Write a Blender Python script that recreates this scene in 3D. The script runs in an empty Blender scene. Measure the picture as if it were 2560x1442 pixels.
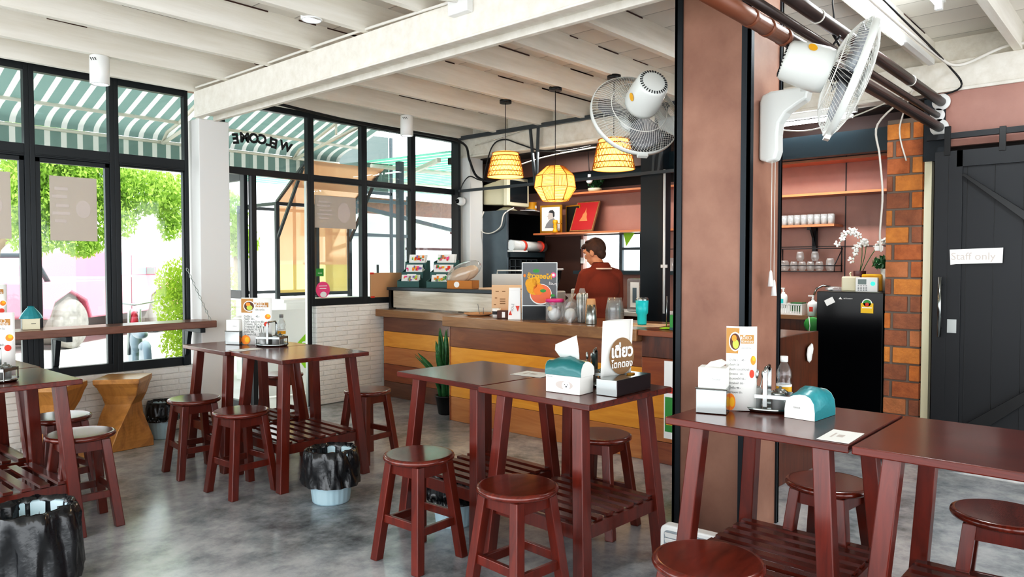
import bpy, bmesh, math, random
from mathutils import Vector as V, Matrix, Euler
SC = bpy.context.scene
COL = SC.collection
R = math.radians
random.seed(7)

# ---------------------------------------------------------------- camera
cam = bpy.data.cameras.new('camera'); co = bpy.data.objects.new('camera', cam); COL.objects.link(co)
co.location = (0, 0, 1.45)
cam.sensor_width = 36.0; cam.lens = 36.0 * 1845 / 2560
yaw, pit = 0.732, 0.0323
fw = V((math.cos(yaw) * math.cos(pit), math.sin(yaw) * math.cos(pit), -math.sin(pit)))
co.rotation_euler = fw.to_track_quat('-Z', 'Y').to_euler()
cam.clip_end = 200
SC.camera = co

# ---------------------------------------------------------------- materials
def srgb(c):
    if isinstance(c, str):
        c = tuple(int(c[i:i + 2], 16) / 255 for i in (0, 2, 4))
    return tuple((x / 12.92 if x <= .04045 else ((x + .055) / 1.055) ** 2.4) for x in c) + (1,)
MATS = {}
def mk(name):
    m = bpy.data.materials.new(name); m.use_nodes = True
    nt = m.node_tree; b = nt.nodes['Principled BSDF']
    MATS[name] = m
    return m, nt, b
def coords(nt, scale=(1, 1, 1), kind='Object'):
    tc = nt.nodes.new('ShaderNodeTexCoord'); mp = nt.nodes.new('ShaderNodeMapping')
    mp.inputs['Scale'].default_value = scale
    nt.links.new(tc.outputs[kind], mp.inputs[0]); return mp.outputs[0]
def ramp(nt, fac, stops):
    r = nt.nodes.new('ShaderNodeValToRGB'); nt.links.new(fac, r.inputs[0])
    els = r.color_ramp.elements
    while len(els) < len(stops): els.new(.5)
    for e, (p, c) in zip(els, stops):
        e.position = p; e.color = srgb(c)
    return r.outputs[0]
def bump(nt, b, h, strength, dist=.01):
    n = nt.nodes.new('ShaderNodeBump'); n.inputs['Strength'].default_value = strength; n.inputs['Distance'].default_value = dist
    nt.links.new(h, n.inputs['Height']); nt.links.new(n.outputs[0], b.inputs['Normal'])
def noise(nt, vec, scale, detail=4, rough=.5, dist=0):
    n = nt.nodes.new('ShaderNodeTexNoise'); n.inputs['Scale'].default_value = scale; n.inputs['Detail'].default_value = detail
    n.inputs['Roughness'].default_value = rough; n.inputs['Distortion'].default_value = dist
    nt.links.new(vec, n.inputs[0]); return n.outputs[0]
def P(name, col, rough=.5, metal=0, coat=0, emit=None, es=1, col2=None, ns=6, nstr=(1, 1, 1), bmp=0, bs=40, trans=0, alpha=1, sub=0, spec=.5):
    m, nt, b = mk(name)
    b.inputs['Base Color'].default_value = srgb(col)
    b.inputs['Roughness'].default_value = rough; b.inputs['Metallic'].default_value = metal
    b.inputs['Coat Weight'].default_value = coat; b.inputs['Coat Roughness'].default_value = .12
    b.inputs['Specular IOR Level'].default_value = spec
    b.inputs['Transmission Weight'].default_value = trans; b.inputs['Alpha'].default_value = alpha
    if emit:
        b.inputs['Emission Color'].default_value = srgb(emit); b.inputs['Emission Strength'].default_value = es
    if col2:
        f = noise(nt, coords(nt, nstr), ns, 5, .6)
        nt.links.new(ramp(nt, f, [(.3, col), (.7, col2)]), b.inputs['Base Color'])
    if bmp:
        bump(nt, b, noise(nt, coords(nt, nstr), bs, 4), bmp)
    return m
def wood(name, c1, c2, stretch=(1, 12, 12), scale=1.6, rough=.3, coat=.4, bmp=.08, c3=None):
    m, nt, b = mk(name)
    v = coords(nt, stretch)
    f = noise(nt, v, scale, 7, .62, 1.2)
    st = [(.28, c1), (.72, c2)] if not c3 else [(.25, c1), (.5, c2), (.75, c3)]
    nt.links.new(ramp(nt, f, st), b.inputs['Base Color'])
    b.inputs['Roughness'].default_value = rough; b.inputs['Coat Weight'].default_value = coat; b.inputs['Coat Roughness'].default_value = .15
    bump(nt, b, f, bmp, .004)
    return m
def thin(name, tint='ffffff', gloss=.12, rough=.02, mixcol=None, op=0.0):
    """thin clear sheet: see-through plus a mirror share"""
    m = bpy.data.materials.new(name); m.use_nodes = True; nt = m.node_tree; nt.nodes.clear()
    out = nt.nodes.new('ShaderNodeOutputMaterial'); tr = nt.nodes.new('ShaderNodeBsdfTransparent'); gl = nt.nodes.new('ShaderNodeBsdfGlossy')
    tr.inputs[0].default_value = srgb(tint); gl.inputs['Roughness'].default_value = rough
    lw = nt.nodes.new('ShaderNodeLayerWeight'); lw.inputs[0].default_value = .5
    mr = nt.nodes.new('ShaderNodeMapRange'); mr.inputs[3].default_value = gloss * .25; mr.inputs[4].default_value = min(1, gloss * 5)
    pw = nt.nodes.new('ShaderNodeMath'); pw.operation = 'POWER'; pw.inputs[1].default_value = 3
    nt.links.new(lw.outputs['Facing'], pw.inputs[0]); nt.links.new(pw.outputs[0], mr.inputs[0])
    mx = nt.nodes.new('ShaderNodeMixShader'); nt.links.new(mr.outputs[0], mx.inputs[0]); nt.links.new(tr.outputs[0], mx.inputs[1]); nt.links.new(gl.outputs[0], mx.inputs[2])
    last = mx
    if op:
        d = nt.nodes.new('ShaderNodeBsdfDiffuse'); d.inputs[0].default_value = srgb(mixcol or 'ffffff')
        t2 = nt.nodes.new('ShaderNodeBsdfTranslucent'); t2.inputs[0].default_value = srgb(mixcol or 'ffffff')
        md = nt.nodes.new('ShaderNodeMixShader'); nt.links.new(d.outputs[0], md.inputs[1]); nt.links.new(t2.outputs[0], md.inputs[2])
        m2 = nt.nodes.new('ShaderNodeMixShader'); m2.inputs[0].default_value = op
        nt.links.new(mx.outputs[0], m2.inputs[1]); nt.links.new(md.outputs[0], m2.inputs[2]); last = m2
    nt.links.new(last.outputs[0], out.inputs[0]); MATS[name] = m
    return m

# lamp shades: rattan that lets the bulb shine through
def rattan(name, c, e, es):
    m = bpy.data.materials.new(name); m.use_nodes = True; nt = m.node_tree; b = nt.nodes['Principled BSDF']
    b.inputs['Base Color'].default_value = srgb(c); b.inputs['Roughness'].default_value = .6
    b.inputs['Emission Color'].default_value = srgb(e); b.inputs['Emission Strength'].default_value = es
    tl = nt.nodes.new('ShaderNodeBsdfTranslucent'); tl.inputs[0].default_value = srgb(c)
    mxs = nt.nodes.new('ShaderNodeMixShader'); mxs.inputs[0].default_value = .5
    nt.links.new(b.outputs[0], mxs.inputs[1]); nt.links.new(tl.outputs[0], mxs.inputs[2]); nt.links.new(mxs.outputs[0], nt.nodes['Material Output'].inputs[0])
    MATS[name] = m
# floor: polished concrete
m, nt, b = mk('concrete')
v = coords(nt)
f1 = noise(nt, v, 1.0, 8, .68, .15); f2 = noise(nt, v, 5.5, 7, .7, .1)
mx = nt.nodes.new('ShaderNodeMath'); mx.operation = 'MULTIPLY_ADD'; mx.inputs[1].default_value = .35; nt.links.new(f2, mx.inputs[0])
sc_ = nt.nodes.new('ShaderNodeMath'); sc_.operation = 'MULTIPLY'; sc_.inputs[1].default_value = .65; nt.links.new(f1, sc_.inputs[0]); nt.links.new(sc_.outputs[0], mx.inputs[2])
nt.links.new(ramp(nt, mx.outputs[0], [(.36, '63676b'), (.45, '92979b'), (.54, 'b4b7ba'), (.66, 'cecfd0')]), b.inputs['Base Color'])
rr = nt.nodes.new('ShaderNodeMapRange'); rr.inputs[3].default_value = .08; rr.inputs[4].default_value = .3; nt.links.new(f2, rr.inputs[0]); nt.links.new(rr.outputs[0], b.inputs['Roughness'])
bump(nt, b, f2, .015, .003)
# white painted joist / planks
P('cream_paint', 'ece8df', .6, col2='dcd6ca', ns=2.2, nstr=(.6, 6, 6), bmp=.15, bs=9)
m, nt, b = mk('plank_ceiling')
v = coords(nt)
w = nt.nodes.new('ShaderNodeTexWave'); w.bands_direction = 'X'; w.inputs['Scale'].default_value = 1.0; w.wave_profile = 'SAW'; nt.links.new(v, w.inputs[0])
c = ramp(nt, w.outputs[1], [(0, '8a8580'), (.04, 'd9d5cd'), (1, 'e3dfd7')]); nt.links.new(c, b.inputs['Base Color']); b.inputs['Roughness'].default_value = .7
# whitewashed bricks
m, nt, b = mk('white_brick')
v = coords(nt)
sep = nt.nodes.new('ShaderNodeSeparateXYZ'); cb = nt.nodes.new('ShaderNodeCombineXYZ'); nt.links.new(v, sep.inputs[0])
nt.links.new(sep.outputs[0], cb.inputs[0]); nt.links.new(sep.outputs[2], cb.inputs[1])
br = nt.nodes.new('ShaderNodeTexBrick'); br.inputs['Scale'].default_value = 1; br.inputs['Brick Width'].default_value = .3; br.inputs['Row Height'].default_value = .05
br.inputs['Mortar Size'].default_value = .006; br.inputs['Mortar Smooth'].default_value = .8
br.inputs['Color1'].default_value = (1, 1, 1, 1); br.inputs['Color2'].default_value = (.8, .8, .8, 1); br.inputs['Mortar'].default_value = (0, 0, 0, 1)
nt.links.new(cb.outputs[0], br.inputs[0])
nn = noise(nt, v, 14, 5); ad = nt.nodes.new('ShaderNodeMath'); ad.operation = 'MULTIPLY_ADD'; ad.inputs[1].default_value = 1.2; nt.links.new(nn, ad.inputs[0]); nt.links.new(br.outputs[0], ad.inputs[2])
bump(nt, b, ad.outputs[0], .5, .014)
nt.links.new(ramp(nt, ad.outputs[0], [(.1, 'cdcbc6'), (.8, 'efeeeb')]), b.inputs['Base Color']); b.inputs['Roughness'].default_value = .6
# red-brown paint of the pillar and the boards
P('brown_paint', '866050', .5, col2='a07a68', ns=3.0, bmp=.05, bs=30)
P('mauve_board', 'a0756a', .45, col2='b08579', ns=2.5)
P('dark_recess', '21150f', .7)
P('soffit_and_shade_brown', '4a2c22', .5)
P('navy_metal', '18222a', .42, metal=.2)
P('frame_black', '23282c', .38, metal=.25)
P('track_black', '15181d', .45)
P('teal_beam', '1d3038', .45)
P('steel_grey', '4c5257', .45, metal=.4)
P('white_paint', 'e4e4e2', .45)
P('white_plastic', 'ebecea', .32, coat=.2)
P('cream_plastic', 'e2dcc0', .4)
P('fan_white', 'd6d9d5', .3, coat=.3)
P('wire_white', 'dcdcd6', .35)
thin('blade_clear', 'e2e4e8', .2, .1, 'dcdee4', .25)
P('pipe_brown', '3f2f2c', .35, metal=.1, col2='2f2220', ns=3)
P('pipe_rust', '6f4029', .45)
wood('table_wood', '44140d', '6e2718', (1, 9, 9), 2.2, .26, .35, .05)
wood('table_wood_b', '44140d', '6e2718', (9, 1, 9), 2.2, .26, .35, .05)
wood('leg_wood', '4a140b', '722413', (9, 9, 1), 2.2, .3, .3, .05)
wood('seat_wood', '4c160c', '742816', (2, 10, 10), 2.5, .2, .45, .008)
wood('dark_wood', '3f1f12', '70391f', (9, 9, 1), 2.0, .35, .35)
wood('bar_shelf_wood', '6b4538', '8c6455', (1, 10, 10), 2, .35, .3)
wood('zig_wood', '9a6a2c', 'c08a46', (3, 3, 2), 1.6, .4, .3, .1, c3='7a4a20')
wood('wood_slab', '7b5434', 'a57b50', (8, 1, 8), 1.6, .28, .4)
wood('wood_red', '71432f', '94603f', (8, 1, 8), 1.5, .22, .6, .12)
wood('wood_gold', 'd08e2c', 'e6a945', (8, 1, 8), 1.5, .25, .5, .05)
wood('wood_orange', 'b0703c', 'c98b52', (8, 1, 8), 1.5, .25, .4)
wood('wood_rust', '7d3b1e', 'a05a2c', (8, 1, 8), 1.5, .3, .4)
wood('wood_choc', '5d3626', '7c4d36', (8, 1, 8), 1.5, .25, .5)
wood('bamboo_panel', 'b0a592', 'ddd5c6', (12, .8, 14), 1.4, .16, .5, .12)
wood('shelf_orange', 'b87048', 'cc8458', (8, 1, 8), 2, .4, .2)
P('paper_white', 'f2f2ee', .7)
P('kraft', 'c9a079', .8); P('kraft_light', 'e0bfa2', .8); P('box_orange', 'c08443', .75)
P('ink_brown', '8a6a48', .6); P('ink_dark', '3a3a3c', .6); P('ink_grey', '8b8d90', .6); P('ink_red', 'd8432c', .5); P('ink_orange', 'ef8a2a', .5); P('ink_yellow', 'f0b520', .5)
P('ink_green', '3f9a4a', .5); P('ink_pink', 'ef5b93', .5); P('ink_white', 'f6f6f4', .5); P('ink_tan', 'b48142', .5); P('ink_purple', '8d74b4', .5); P('ink_lettuce', 'b6c94e', .5)
P('ink_faint', 'c9beb8', .8)
P('chrome', '9da1a0', .14, metal=1); P('chrome_soft', 'a9adab', .28, metal=1); P('chrome_dark_reflection', '57474a', .22, metal=.8)
P('black_plastic', '0d0e10', .35); P('black_gloss', '050609', .16, coat=0, spec=.3); P('black_bag', '14161a', .22, coat=.3, bmp=.6, bs=14)
P('pail_blue', 'bcd4de', .45); P('teal_wrap', '17696b', .3, coat=.4, bmp=.3, bs=18); P('teal_wrap_l', '2f8c94', .35, coat=.2, bmp=.3, bs=18)
P('rack_teal', '34605d', .5); P('cyan_steel', '27c4c6', .35); P('lime', 'a4dc2c', .5); P('leaf_dark', '1f5a33', .35, col2='3d8547', ns=9, nstr=(1, 1, 5))
P('leaf_edge', '9fb04c', .4)
P('grey_cabinet', '58636a', .35, metal=.3, col2='47525a', ns=2); P('grey_wall', '8f8a84', .7)
P('red_print', '9c1217', .6, col2='a8161b', ns=4); P('gold', 'c9962c', .3, metal=.7); P('gold_paint', 'e2a41c', .4)
P('brick_mortar', '84766b', .85)
for i, (c1, c2) in enumerate([('cf8340', 'b06a38'), ('bd7446', '9c5c38'), ('d8924a', 'b5763e'), ('a2684a', '845540'), ('c38258', 'a8704a')]):
    P('brick_%d' % i, c1, .75, col2=c2, ns=14, bmp=.5, bs=60)
P('skin', 'c99070', .5, sub=.1); P('hair', '3a2216', .7, col2='4d2f1e', ns=40); P('shirt', '7a3018', .85, bmp=.2, bs=160); P('shirt_stripe', 'e9cdbf', .8); P('trousers', '20242c', .8); P('shoe', '151515', .5)
thin('pane_glass', 'f4f8f8', .10)
thin('clear_plastic', 'eef1f2', .35, .08, 'f4f6f8', .22); thin('acrylic', 'f4f6f8', .25, .03, 'ffffff', .06)
thin('cup_glass', 'f2f6f6', .5, .1, 'ffffff', .3); thin('grey_bag', 'c9cbd0', .5, .2, 'd8dadd', .35)
thin('poly_orange', 'fbe6d2', .1, .3, 'efcbb0', .55); thin('poly_yellow', 'f8efc8', .1, .3, 'efdcae', .5); thin('dark_tint', '98a09e', .3, .2, '5c6462', .8)
P('plate_white', 'f5f5f3', .3); P('soup_orange', 'e46a35', .3); P('noodle', 'e7a418', .4, bmp=.5, bs=50); P('poster_grey', '44474b', .35, coat=.5)
P('truck_red', 'c4667a', .3, coat=.5); P('tyre', '8f8a84', .8, col2='6f6a66', ns=8); P('rim', 'a9a7a2', .3, metal=.5); P('car_glass', '8796a0', .1, coat=.4); P('wheel_arch', '77706c', .8)
P('asphalt', 'd8d6d2', .9, col2='c2bfba', ns=1.2); P('bldg_white', 'f2f2f0', .8); P('roof_grey', '9ba2a8', .7)
P('awn_frame', 'd9d3c6', .5)
rattan('leaves', 'a6c25e', '000000', 0); rattan('leaves_yellow', 'b4ca4c', '000000', 0); P('bark', '8a7358', .9); P('soil', '4a3b2e', .9)
P('moto_grey', '6f7f8b', .4); P('moto_red', 'c8344c', .3)
P('tube_glow', 'ffffff', .5, emit='eef8ff', es=14); P('bulb_glow', 'ffffff', .5, emit='ffe0a8', es=25); P('spot_glow', 'ffffff', .5, emit='e6f2ff', es=10)
P('green_led', '39e0b0', .4, emit='39e0b0', es=.6); P('lcd', '6e7e7c', .3); P('crt_screen', '20282c', .15, coat=.5)
P('cable_white', 'dedad2', .5); P('cable_black', '17181b', .5); P('energy_yellow', 'f1c232', .5); P('pink_lid', 'd93a86', .35); P('coffee_brown', '5a3424', .6)
P('orchid_white', 'f6f6f2', .6); P('dark_red', '4b1c1c', .5)
rattan('rattan_glow', 'f0cf8c', 'ffc966', .42); rattan('rattan_strand', 'b98540', 'd0903a', .1)
rattan('awn_green', '5c6c67', '000000', 0); rattan('awn_white', 'a6a59f', '000000', 0); rattan('paper_back', 'd6cdc6', '000000', 0); rattan('roof_mint', '5a9680', '000000', 0)

# ---------------------------------------------------------------- mesh builder
class MB:
    def __init__(s, *mats):
        s.bm = bmesh.new(); s.mats = list(mats) or ['white_plastic']; s.m = 0; s.T = Matrix.Identity(4)
    def mat(s, name):
        if name not in s.mats: s.mats.append(name)
        s.m = s.mats.index(name); return s
    def _v(s, p): return s.bm.verts.new(s.T @ V(p))
    def _f(s, vs, smooth=False):
        try: f = s.bm.faces.new(vs)
        except ValueError: return
        f.material_index = s.m; f.smooth = smooth; return f
    def hexa(s, p):
        v = [s._v(q) for q in p]
        for i in ((0, 3, 2, 1), (4, 5, 6, 7), (0, 1, 5, 4), (1, 2, 6, 5), (2, 3, 7, 6), (3, 0, 4, 7)): s._f([v[k] for k in i])
        return s
    def box(s, x0, x1, y0, y1, z0, z1):
        return s.hexa([(x0, y0, z0), (x1, y0, z0), (x1, y1, z0), (x0, y1, z0), (x0, y0, z1), (x1, y0, z1), (x1, y1, z1), (x0, y1, z1)])
    def cb(s, c, d, rot=None):
        M_ = Matrix.Translation(V(c)) @ (Euler(rot).to_matrix().to_4x4() if rot else Matrix.Identity(4))
        h = [x / 2 for x in d]
        return s.hexa([M_ @ V((a * h[0], b_ * h[1], e * h[2])) for e in (-1, 1) for a, b_ in ((-1, -1), (1, -1), (1, 1), (-1, 1))])
    def bar(s, p0, p1, w0, w1=None, up=(0, 0, 1), h0=None, h1=None):
        """tapering square bar from p0 to p1; ends cut level when up is None"""
        p0, p1 = V(p0), V(p1); w1 = w0 if w1 is None else w1; h0 = h0 or w0; h1 = h1 or w1
        d = (p1 - p0).normalized()
        a = d.cross(V(up)).normalized() if abs(d.dot(V(up))) < .98 else V((1, 0, 0)); c = a.cross(d).normalized()
        q = []
        for p, w, h in ((p0, w0, h0), (p1, w1, h1)):
            q += [p - a * w / 2 - c * h / 2, p + a * w / 2 - c * h / 2, p + a * w / 2 + c * h / 2, p - a * w / 2 + c * h / 2]
        return s.hexa(q)
    def leg(s, b_, t, w0, w1):
        """leg with level ends, b_ at the bottom, t at the top"""
        q = []
        for p, w in ((b_, w0), (t, w1)):
            q += [(p[0] + i * w / 2, p[1] + j * w / 2, p[2]) for i, j in ((-1, -1), (1, -1), (1, 1), (-1, 1))]
        return s.hexa(q)
    def ring(s, c, a, b_, r, n):
        return [s._v(c + a * math.cos(2 * math.pi * k / n) * r + b_ * math.sin(2 * math.pi * k / n) * r) for k in range(n)]
    def cyl(s, p0, p1, r0, r1=None, n=20, cap=True, smooth=True):
        p0, p1 = V(p0), V(p1); r1 = r0 if r1 is None else r1
        d = (p1 - p0).normalized(); a = d.orthogonal().normalized(); b_ = d.cross(a)
        A, B = s.ring(p0, a, b_, r0, n), s.ring(p1, a, b_, r1, n)
        for k in range(n): s._f([A[k], A[(k + 1) % n], B[(k + 1) % n], B[k]], smooth)
        if cap: s._f(A[::-1]); s._f(B)
        return s
    def lathe(s, prof, c=(0, 0, 0), n=28, smooth=True, cap=True, sx=1, sy=1, wob=None):
        rings = []
        for i, (r, z) in enumerate(prof):
            rg = []
            for k in range(n):
                t = 2 * math.pi * k / n; rr = r * (1 + (wob(t, i) if wob else 0))
                rg.append(s._v((c[0] + math.cos(t) * rr * sx, c[1] + math.sin(t) * rr * sy, c[2] + z)))
            rings.append(rg)
        for A, B in zip(rings, rings[1:]):
            for k in range(n): s._f([A[k], A[(k + 1) % n], B[(k + 1) % n], B[k]], smooth)
        if cap:
            s._f(rings[0][::-1]); s._f(rings[-1])
        return s
    def tube(s, pts, r, n=8, closed=False, cap=True):
        pts = [V(p) for p in pts]; rings = []
        prev = None
        for i, p in enumerate(pts):
            if closed: d = pts[(i + 1) % len(pts)] - pts[i - 1]
            else: d = pts[min(i + 1, len(pts) - 1)] - pts[max(i - 1, 0)]
            d.normalize()
            a = d.orthogonal().normalized() if prev is None else (prev - d * prev.dot(d)).normalized()
            prev = a; b_ = d.cross(a); rr = r[i] if isinstance(r, (list, tuple)) else r
            rings.append(s.ring(p, a, b_, rr, n))
        pairs = list(zip(rings, rings[1:])) + ([(rings[-1], rings[0])] if closed else [])
        for A, B in pairs:
            for k in range(n): s._f([A[k], A[(k + 1) % n], B[(k + 1) % n], B[k]], True)
        if cap and not closed: s._f(rings[0][::-1]); s._f(rings[-1])
        return s
    def ball(s, c, r, sc=(1, 1, 1), n=16, m=10, rot=None):
        Rm = Euler(rot).to_matrix() if rot else Matrix.Identity(3)
        rings = []
        for i in range(1, m):
            p = math.pi * i / m
            rings.append([s._v(V(c) + Rm @ V((math.sin(p) * math.cos(2 * math.pi * k / n) * r * sc[0], math.sin(p) * math.sin(2 * math.pi * k / n) * r * sc[1], math.cos(p) * r * sc[2]))) for k in range(n)])
        for A, B in zip(rings, rings[1:]):
            for k in range(n): s._f([A[k], B[k], B[(k + 1) % n], A[(k + 1) % n]], True)
        t = s._v(V(c) + Rm @ V((0, 0, r * sc[2]))); u = s._v(V(c) - Rm @ V((0, 0, r * sc[2])))
        for k in range(n): s._f([t, rings[0][k], rings[0][(k + 1) % n]], True); s._f([u, rings[-1][(k + 1) % n], rings[-1][k]], True)
        return s
    def poly(s, pts): s._f([s._v(p) for p in pts]); return s
    def prism(s, pts, d, smooth=False):
        A = [s._v(p) for p in pts]; B = [s._v(V(p) + V(d)) for p in pts]; n = len(A)
        for k in range(n): s._f([A[k], A[(k + 1) % n], B[(k + 1) % n], B[k]], smooth)
        s._f(A[::-1]); s._f(B); return s
    def strip(s, rows, smooth=True):
        g = [[s._v(p) for p in r] for r in rows]
        for A, B in zip(g, g[1:]):
            for k in range(len(A) - 1): s._f([A[k], A[k + 1], B[k + 1], B[k]], smooth)
        return s
    def disc(s, c, r, nrm, n=28, sx=1, sy=1, up=(0, 0, 1), rot=0):
        nrm = V(nrm).normalized(); a = V(up).cross(nrm).normalized() if abs(nrm.dot(V(up))) < .98 else V((1, 0, 0)); b_ = nrm.cross(a)
        s._f([s._v(V(c) + a * math.cos(2 * math.pi * k / n + rot) * r * sx + b_ * math.sin(2 * math.pi * k / n + rot) * r * sy) for k in range(n)]); return s
    def mesh(s, me, M_):
        vs = [s._v(M_ @ v.co) for v in me.vertices]
        for p in me.polygons: s._f([vs[i] for i in p.vertices])
        return s
    def build(s, name, parent=None, bevel=0, loc=None, seg=2, solid=0, smooth=False, shade=None):
        if shade is not False: bmesh.ops.recalc_face_normals(s.bm, faces=s.bm.faces[:])
        me = bpy.data.meshes.new(name); s.bm.to_mesh(me); s.bm.free()
        for k in s.mats: me.materials.append(MATS[k])
        o = bpy.data.objects.new(name, me); COL.objects.link(o)
        if loc: o.location = loc
        if parent: o.parent = parent
        if smooth:
            for p in me.polygons: p.use_smooth = True
        if solid:
            k = o.modifiers.new('solid', 'SOLIDIFY'); k.thickness = solid; k.offset = 0
        if bevel:
            k = o.modifiers.new('bevel', 'BEVEL'); k.width = bevel; k.segments = seg; k.limit_method = 'ANGLE'; k.angle_limit = R(40)
        return o

_TX = {}
def text_mesh(body, size=1.0, align='CENTER', bold=0, italic=0):
    k = (body, size, align, bold)
    if k in _TX: return _TX[k]
    cu = bpy.data.curves.new('lettering', 'FONT'); cu.body = body; cu.size = size; cu.align_x = align; cu.align_y = 'CENTER'; cu.offset = bold; cu.shear = italic; cu.resolution_u = 3
    o = bpy.data.objects.new('lettering', cu); COL.objects.link(o); bpy.context.view_layer.update()
    me = bpy.data.meshes.new_from_object(o.evaluated_get(bpy.context.evaluated_depsgraph_get()))
    bpy.data.objects.remove(o); _TX[k] = me; return me
def face_frame(origin, right, up):
    r, u = V(right).normalized(), V(up).normalized(); n = r.cross(u)
    M_ = Matrix((r, u, n)).transposed().to_4x4(); M_.translation = V(origin); return M_

def empty(name, loc=(0, 0, 0), rz=0):
    o = bpy.data.objects.new(name, None); COL.objects.link(o); o.location = loc; o.rotation_euler = (0, 0, rz); o.empty_display_size = .05; return o
def tag(o, label, cat, group=None, kind=None):
    o['label'] = label; o['category'] = cat
    if group: o['group'] = group
    if kind: o['kind'] = kind
    return o
def thing(name, label, cat, loc=(0, 0, 0), rz=0, group=None):
    return tag(empty(name, loc, rz), label, cat, group)
def struct(o, label=None):
    o['kind'] = 'structure'
    if label: o['label'] = label
    return o
def dup(root, loc, rz=0, label=None, group=None):
    r = root.copy(); COL.objects.link(r); r.location = loc; r.rotation_euler = (0, 0, rz)
    if label: r['label'] = label
    if group: r['group'] = group
    for ch in list(root.children):
        c_ = ch.copy(); COL.objects.link(c_); c_.parent = r
        for g in list(ch.children):
            d = g.copy(); COL.objects.link(d); d.parent = c_
    return r
# ================================================================ the setting
struct(MB('concrete').box(-2.5, 7.25, -3.5, 6.62, -.1, 0).build('floor'), 'polished grey concrete floor')
struct(MB('plank_ceiling').box(-2.5, 6.5, -3.5, 6.7, 3.15, 3.22).build('ceiling'), 'white board ceiling')
for y in (6.42, 5.84, 5.17, 4.59, 3.96, 3.40, 2.79, 2.16, 1.43, .86, .28, -.3, -.9, -1.5, -2.1, -2.7):
    jm = MB('cream_paint').box(-2.5, 6.42, y - .026, y + .026, 2.965, 3.15); jm.mat('soffit_and_shade_brown'); rj = random.Random(int(y * 100))
    for k in range(14):
        x = rj.uniform(-1, 6.2); jm.box(x, x + rj.uniform(.1, .5), y - .0275, y - .026, 3.142 - rj.uniform(0, .006), 3.15)
    struct(jm.build('ceiling_joist', bevel=.003), 'cream painted ceiling joist')
# long white beam: a deep plank with a lower lip on each side
b_ = MB('cream_paint'); b_.box(2.98, 3.02, -3.5, 6.42, 2.74, 2.962).box(3.15, 3.19, -3.5, 6.42, 2.73, 2.962).box(3.02, 3.15, -3.5, 6.42, 2.77, 2.962)
b_.box(2.972, 3.03, -3.5, 6.42, 2.735, 2.75)
struct(b_.build('ceiling_beam', bevel=.004), 'long white painted ceiling beam')
b_ = MB('cream_paint'); b_.box(6.3, 6.44, -3.5, 6.62, 2.755, 2.965).box(6.28, 6.46, -3.5, 6.62, 2.735, 2.76)
struct(b_.build('ceiling_beam', bevel=.004), 'white beam above the counter opening')
# windows wall
struct(MB('white_brick').box(-2.5, 3.03, 6.5, 6.66, 0, .555).build('wall_left', bevel=.01), 'low whitewashed brick wall under the windows')
struct(MB('white_brick').box(4.27, 6.34, 6.53, 6.67, 0, 1.025).build('wall_left', bevel=.01), 'low whitewashed brick wall by the counter')
struct(MB('brown_paint').box(-2.5, 6.4, 6.55, 6.66, 3.0, 3.15).build('wall_left'), 'strip of wall above the windows')
c_ = MB('white_paint'); c_.box(3.02, 3.3, 6.42, 6.66, 0, 2.74)
struct(c_.build('column', bevel=.006), 'white square column between window and door')
WN = [0]
def window(x0, x1, zs, zt0, zt1, ztop, lower_inset=0, name=None, lower=True):
    WN[0] += 1
    f = MB('frame_black')
    y0, y1 = 6.55, 6.615; w = .036
    f.box(x0, x0 + w, y0, y1, zs, ztop).box(x1 - w, x1, y0, y1, zs, ztop)
    f.box(x0 + w, x1 - w, y0, y1, zt0, zt1).box(x0 + w, x1 - w, y0, y1, ztop - .065, ztop)
    f.box(x0 + w, x1 - w, y0, y1, zs, zs + .075)
    if lower_inset:
        i = lower_inset; f.box(x0 + w, x0 + w + i, y0 + .012, y1 - .01, zs + .07, zt0).box(x1 - w - i, x1 - w, y0 + .012, y1 - .01, zs + .07, zt0).box(x0 + w, x1 - w, y0 + .012, y1 - .01, zt0 - i, zt0)
    # glazing beads
    f.box(x0 + w, x1 - w, y0 - .008, y0, zt0 + .012, zt0 + .024)
    o = struct(f.build('window_%d' % WN[0], bevel=.003), 'black steel framed window')
    i = lower_inset
    MB('pane_glass').box(x0 + w + i, x1 - w - i, 6.585, 6.589, zs + .075, zt0 - i).build('pane', o)
    MB('pane_glass').box(x0 + w, x1 - w, 6.585, 6.589, zt1, ztop - .065).build('pane', o)
    return o
for x0, x1 in ((-1.9, -1.29), (-1.29, -.68), (-.68, -.07), (-.07, .54), (.54, 1.15), (1.15, 1.76), (1.76, 2.368), (2.368, 2.985)):
    window(x0, x1, .555, 2.28, 2.375, 3.0, .035 if x0 > 1 and x0 < 2 else .012)
for x0, x1 in ((4.235, 4.9), (4.9, 5.59), (5.59, 6.285)):
    window(x0, x1, 1.025, 2.3, 2.365, 3.0, .0)
# door frame with a fixed light above it
WN[0] += 1
f = MB('frame_black'); f.box(3.3, 4.235, 6.55, 6.615, 2.935, 3.0).box(4.2, 4.235, 6.55, 6.615, 0, 2.94).box(3.3, 3.33, 6.55, 6.615, 0, 2.94)
f.box(3.33, 4.2, 6.55, 6.615, 2.3, 2.365).box(3.585, 3.635, 6.55, 6.615, 0, 2.3)
f.mat('chrome_soft').box(4.185, 4.2, 6.56, 6.6, 0, 2.3)
o = struct(f.build('door_1', bevel=.003), 'black steel door frame'); MB('pane_glass').box(3.33, 4.2, 6.585, 6.589, 2.365, 2.935).build('pane', o)
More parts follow.
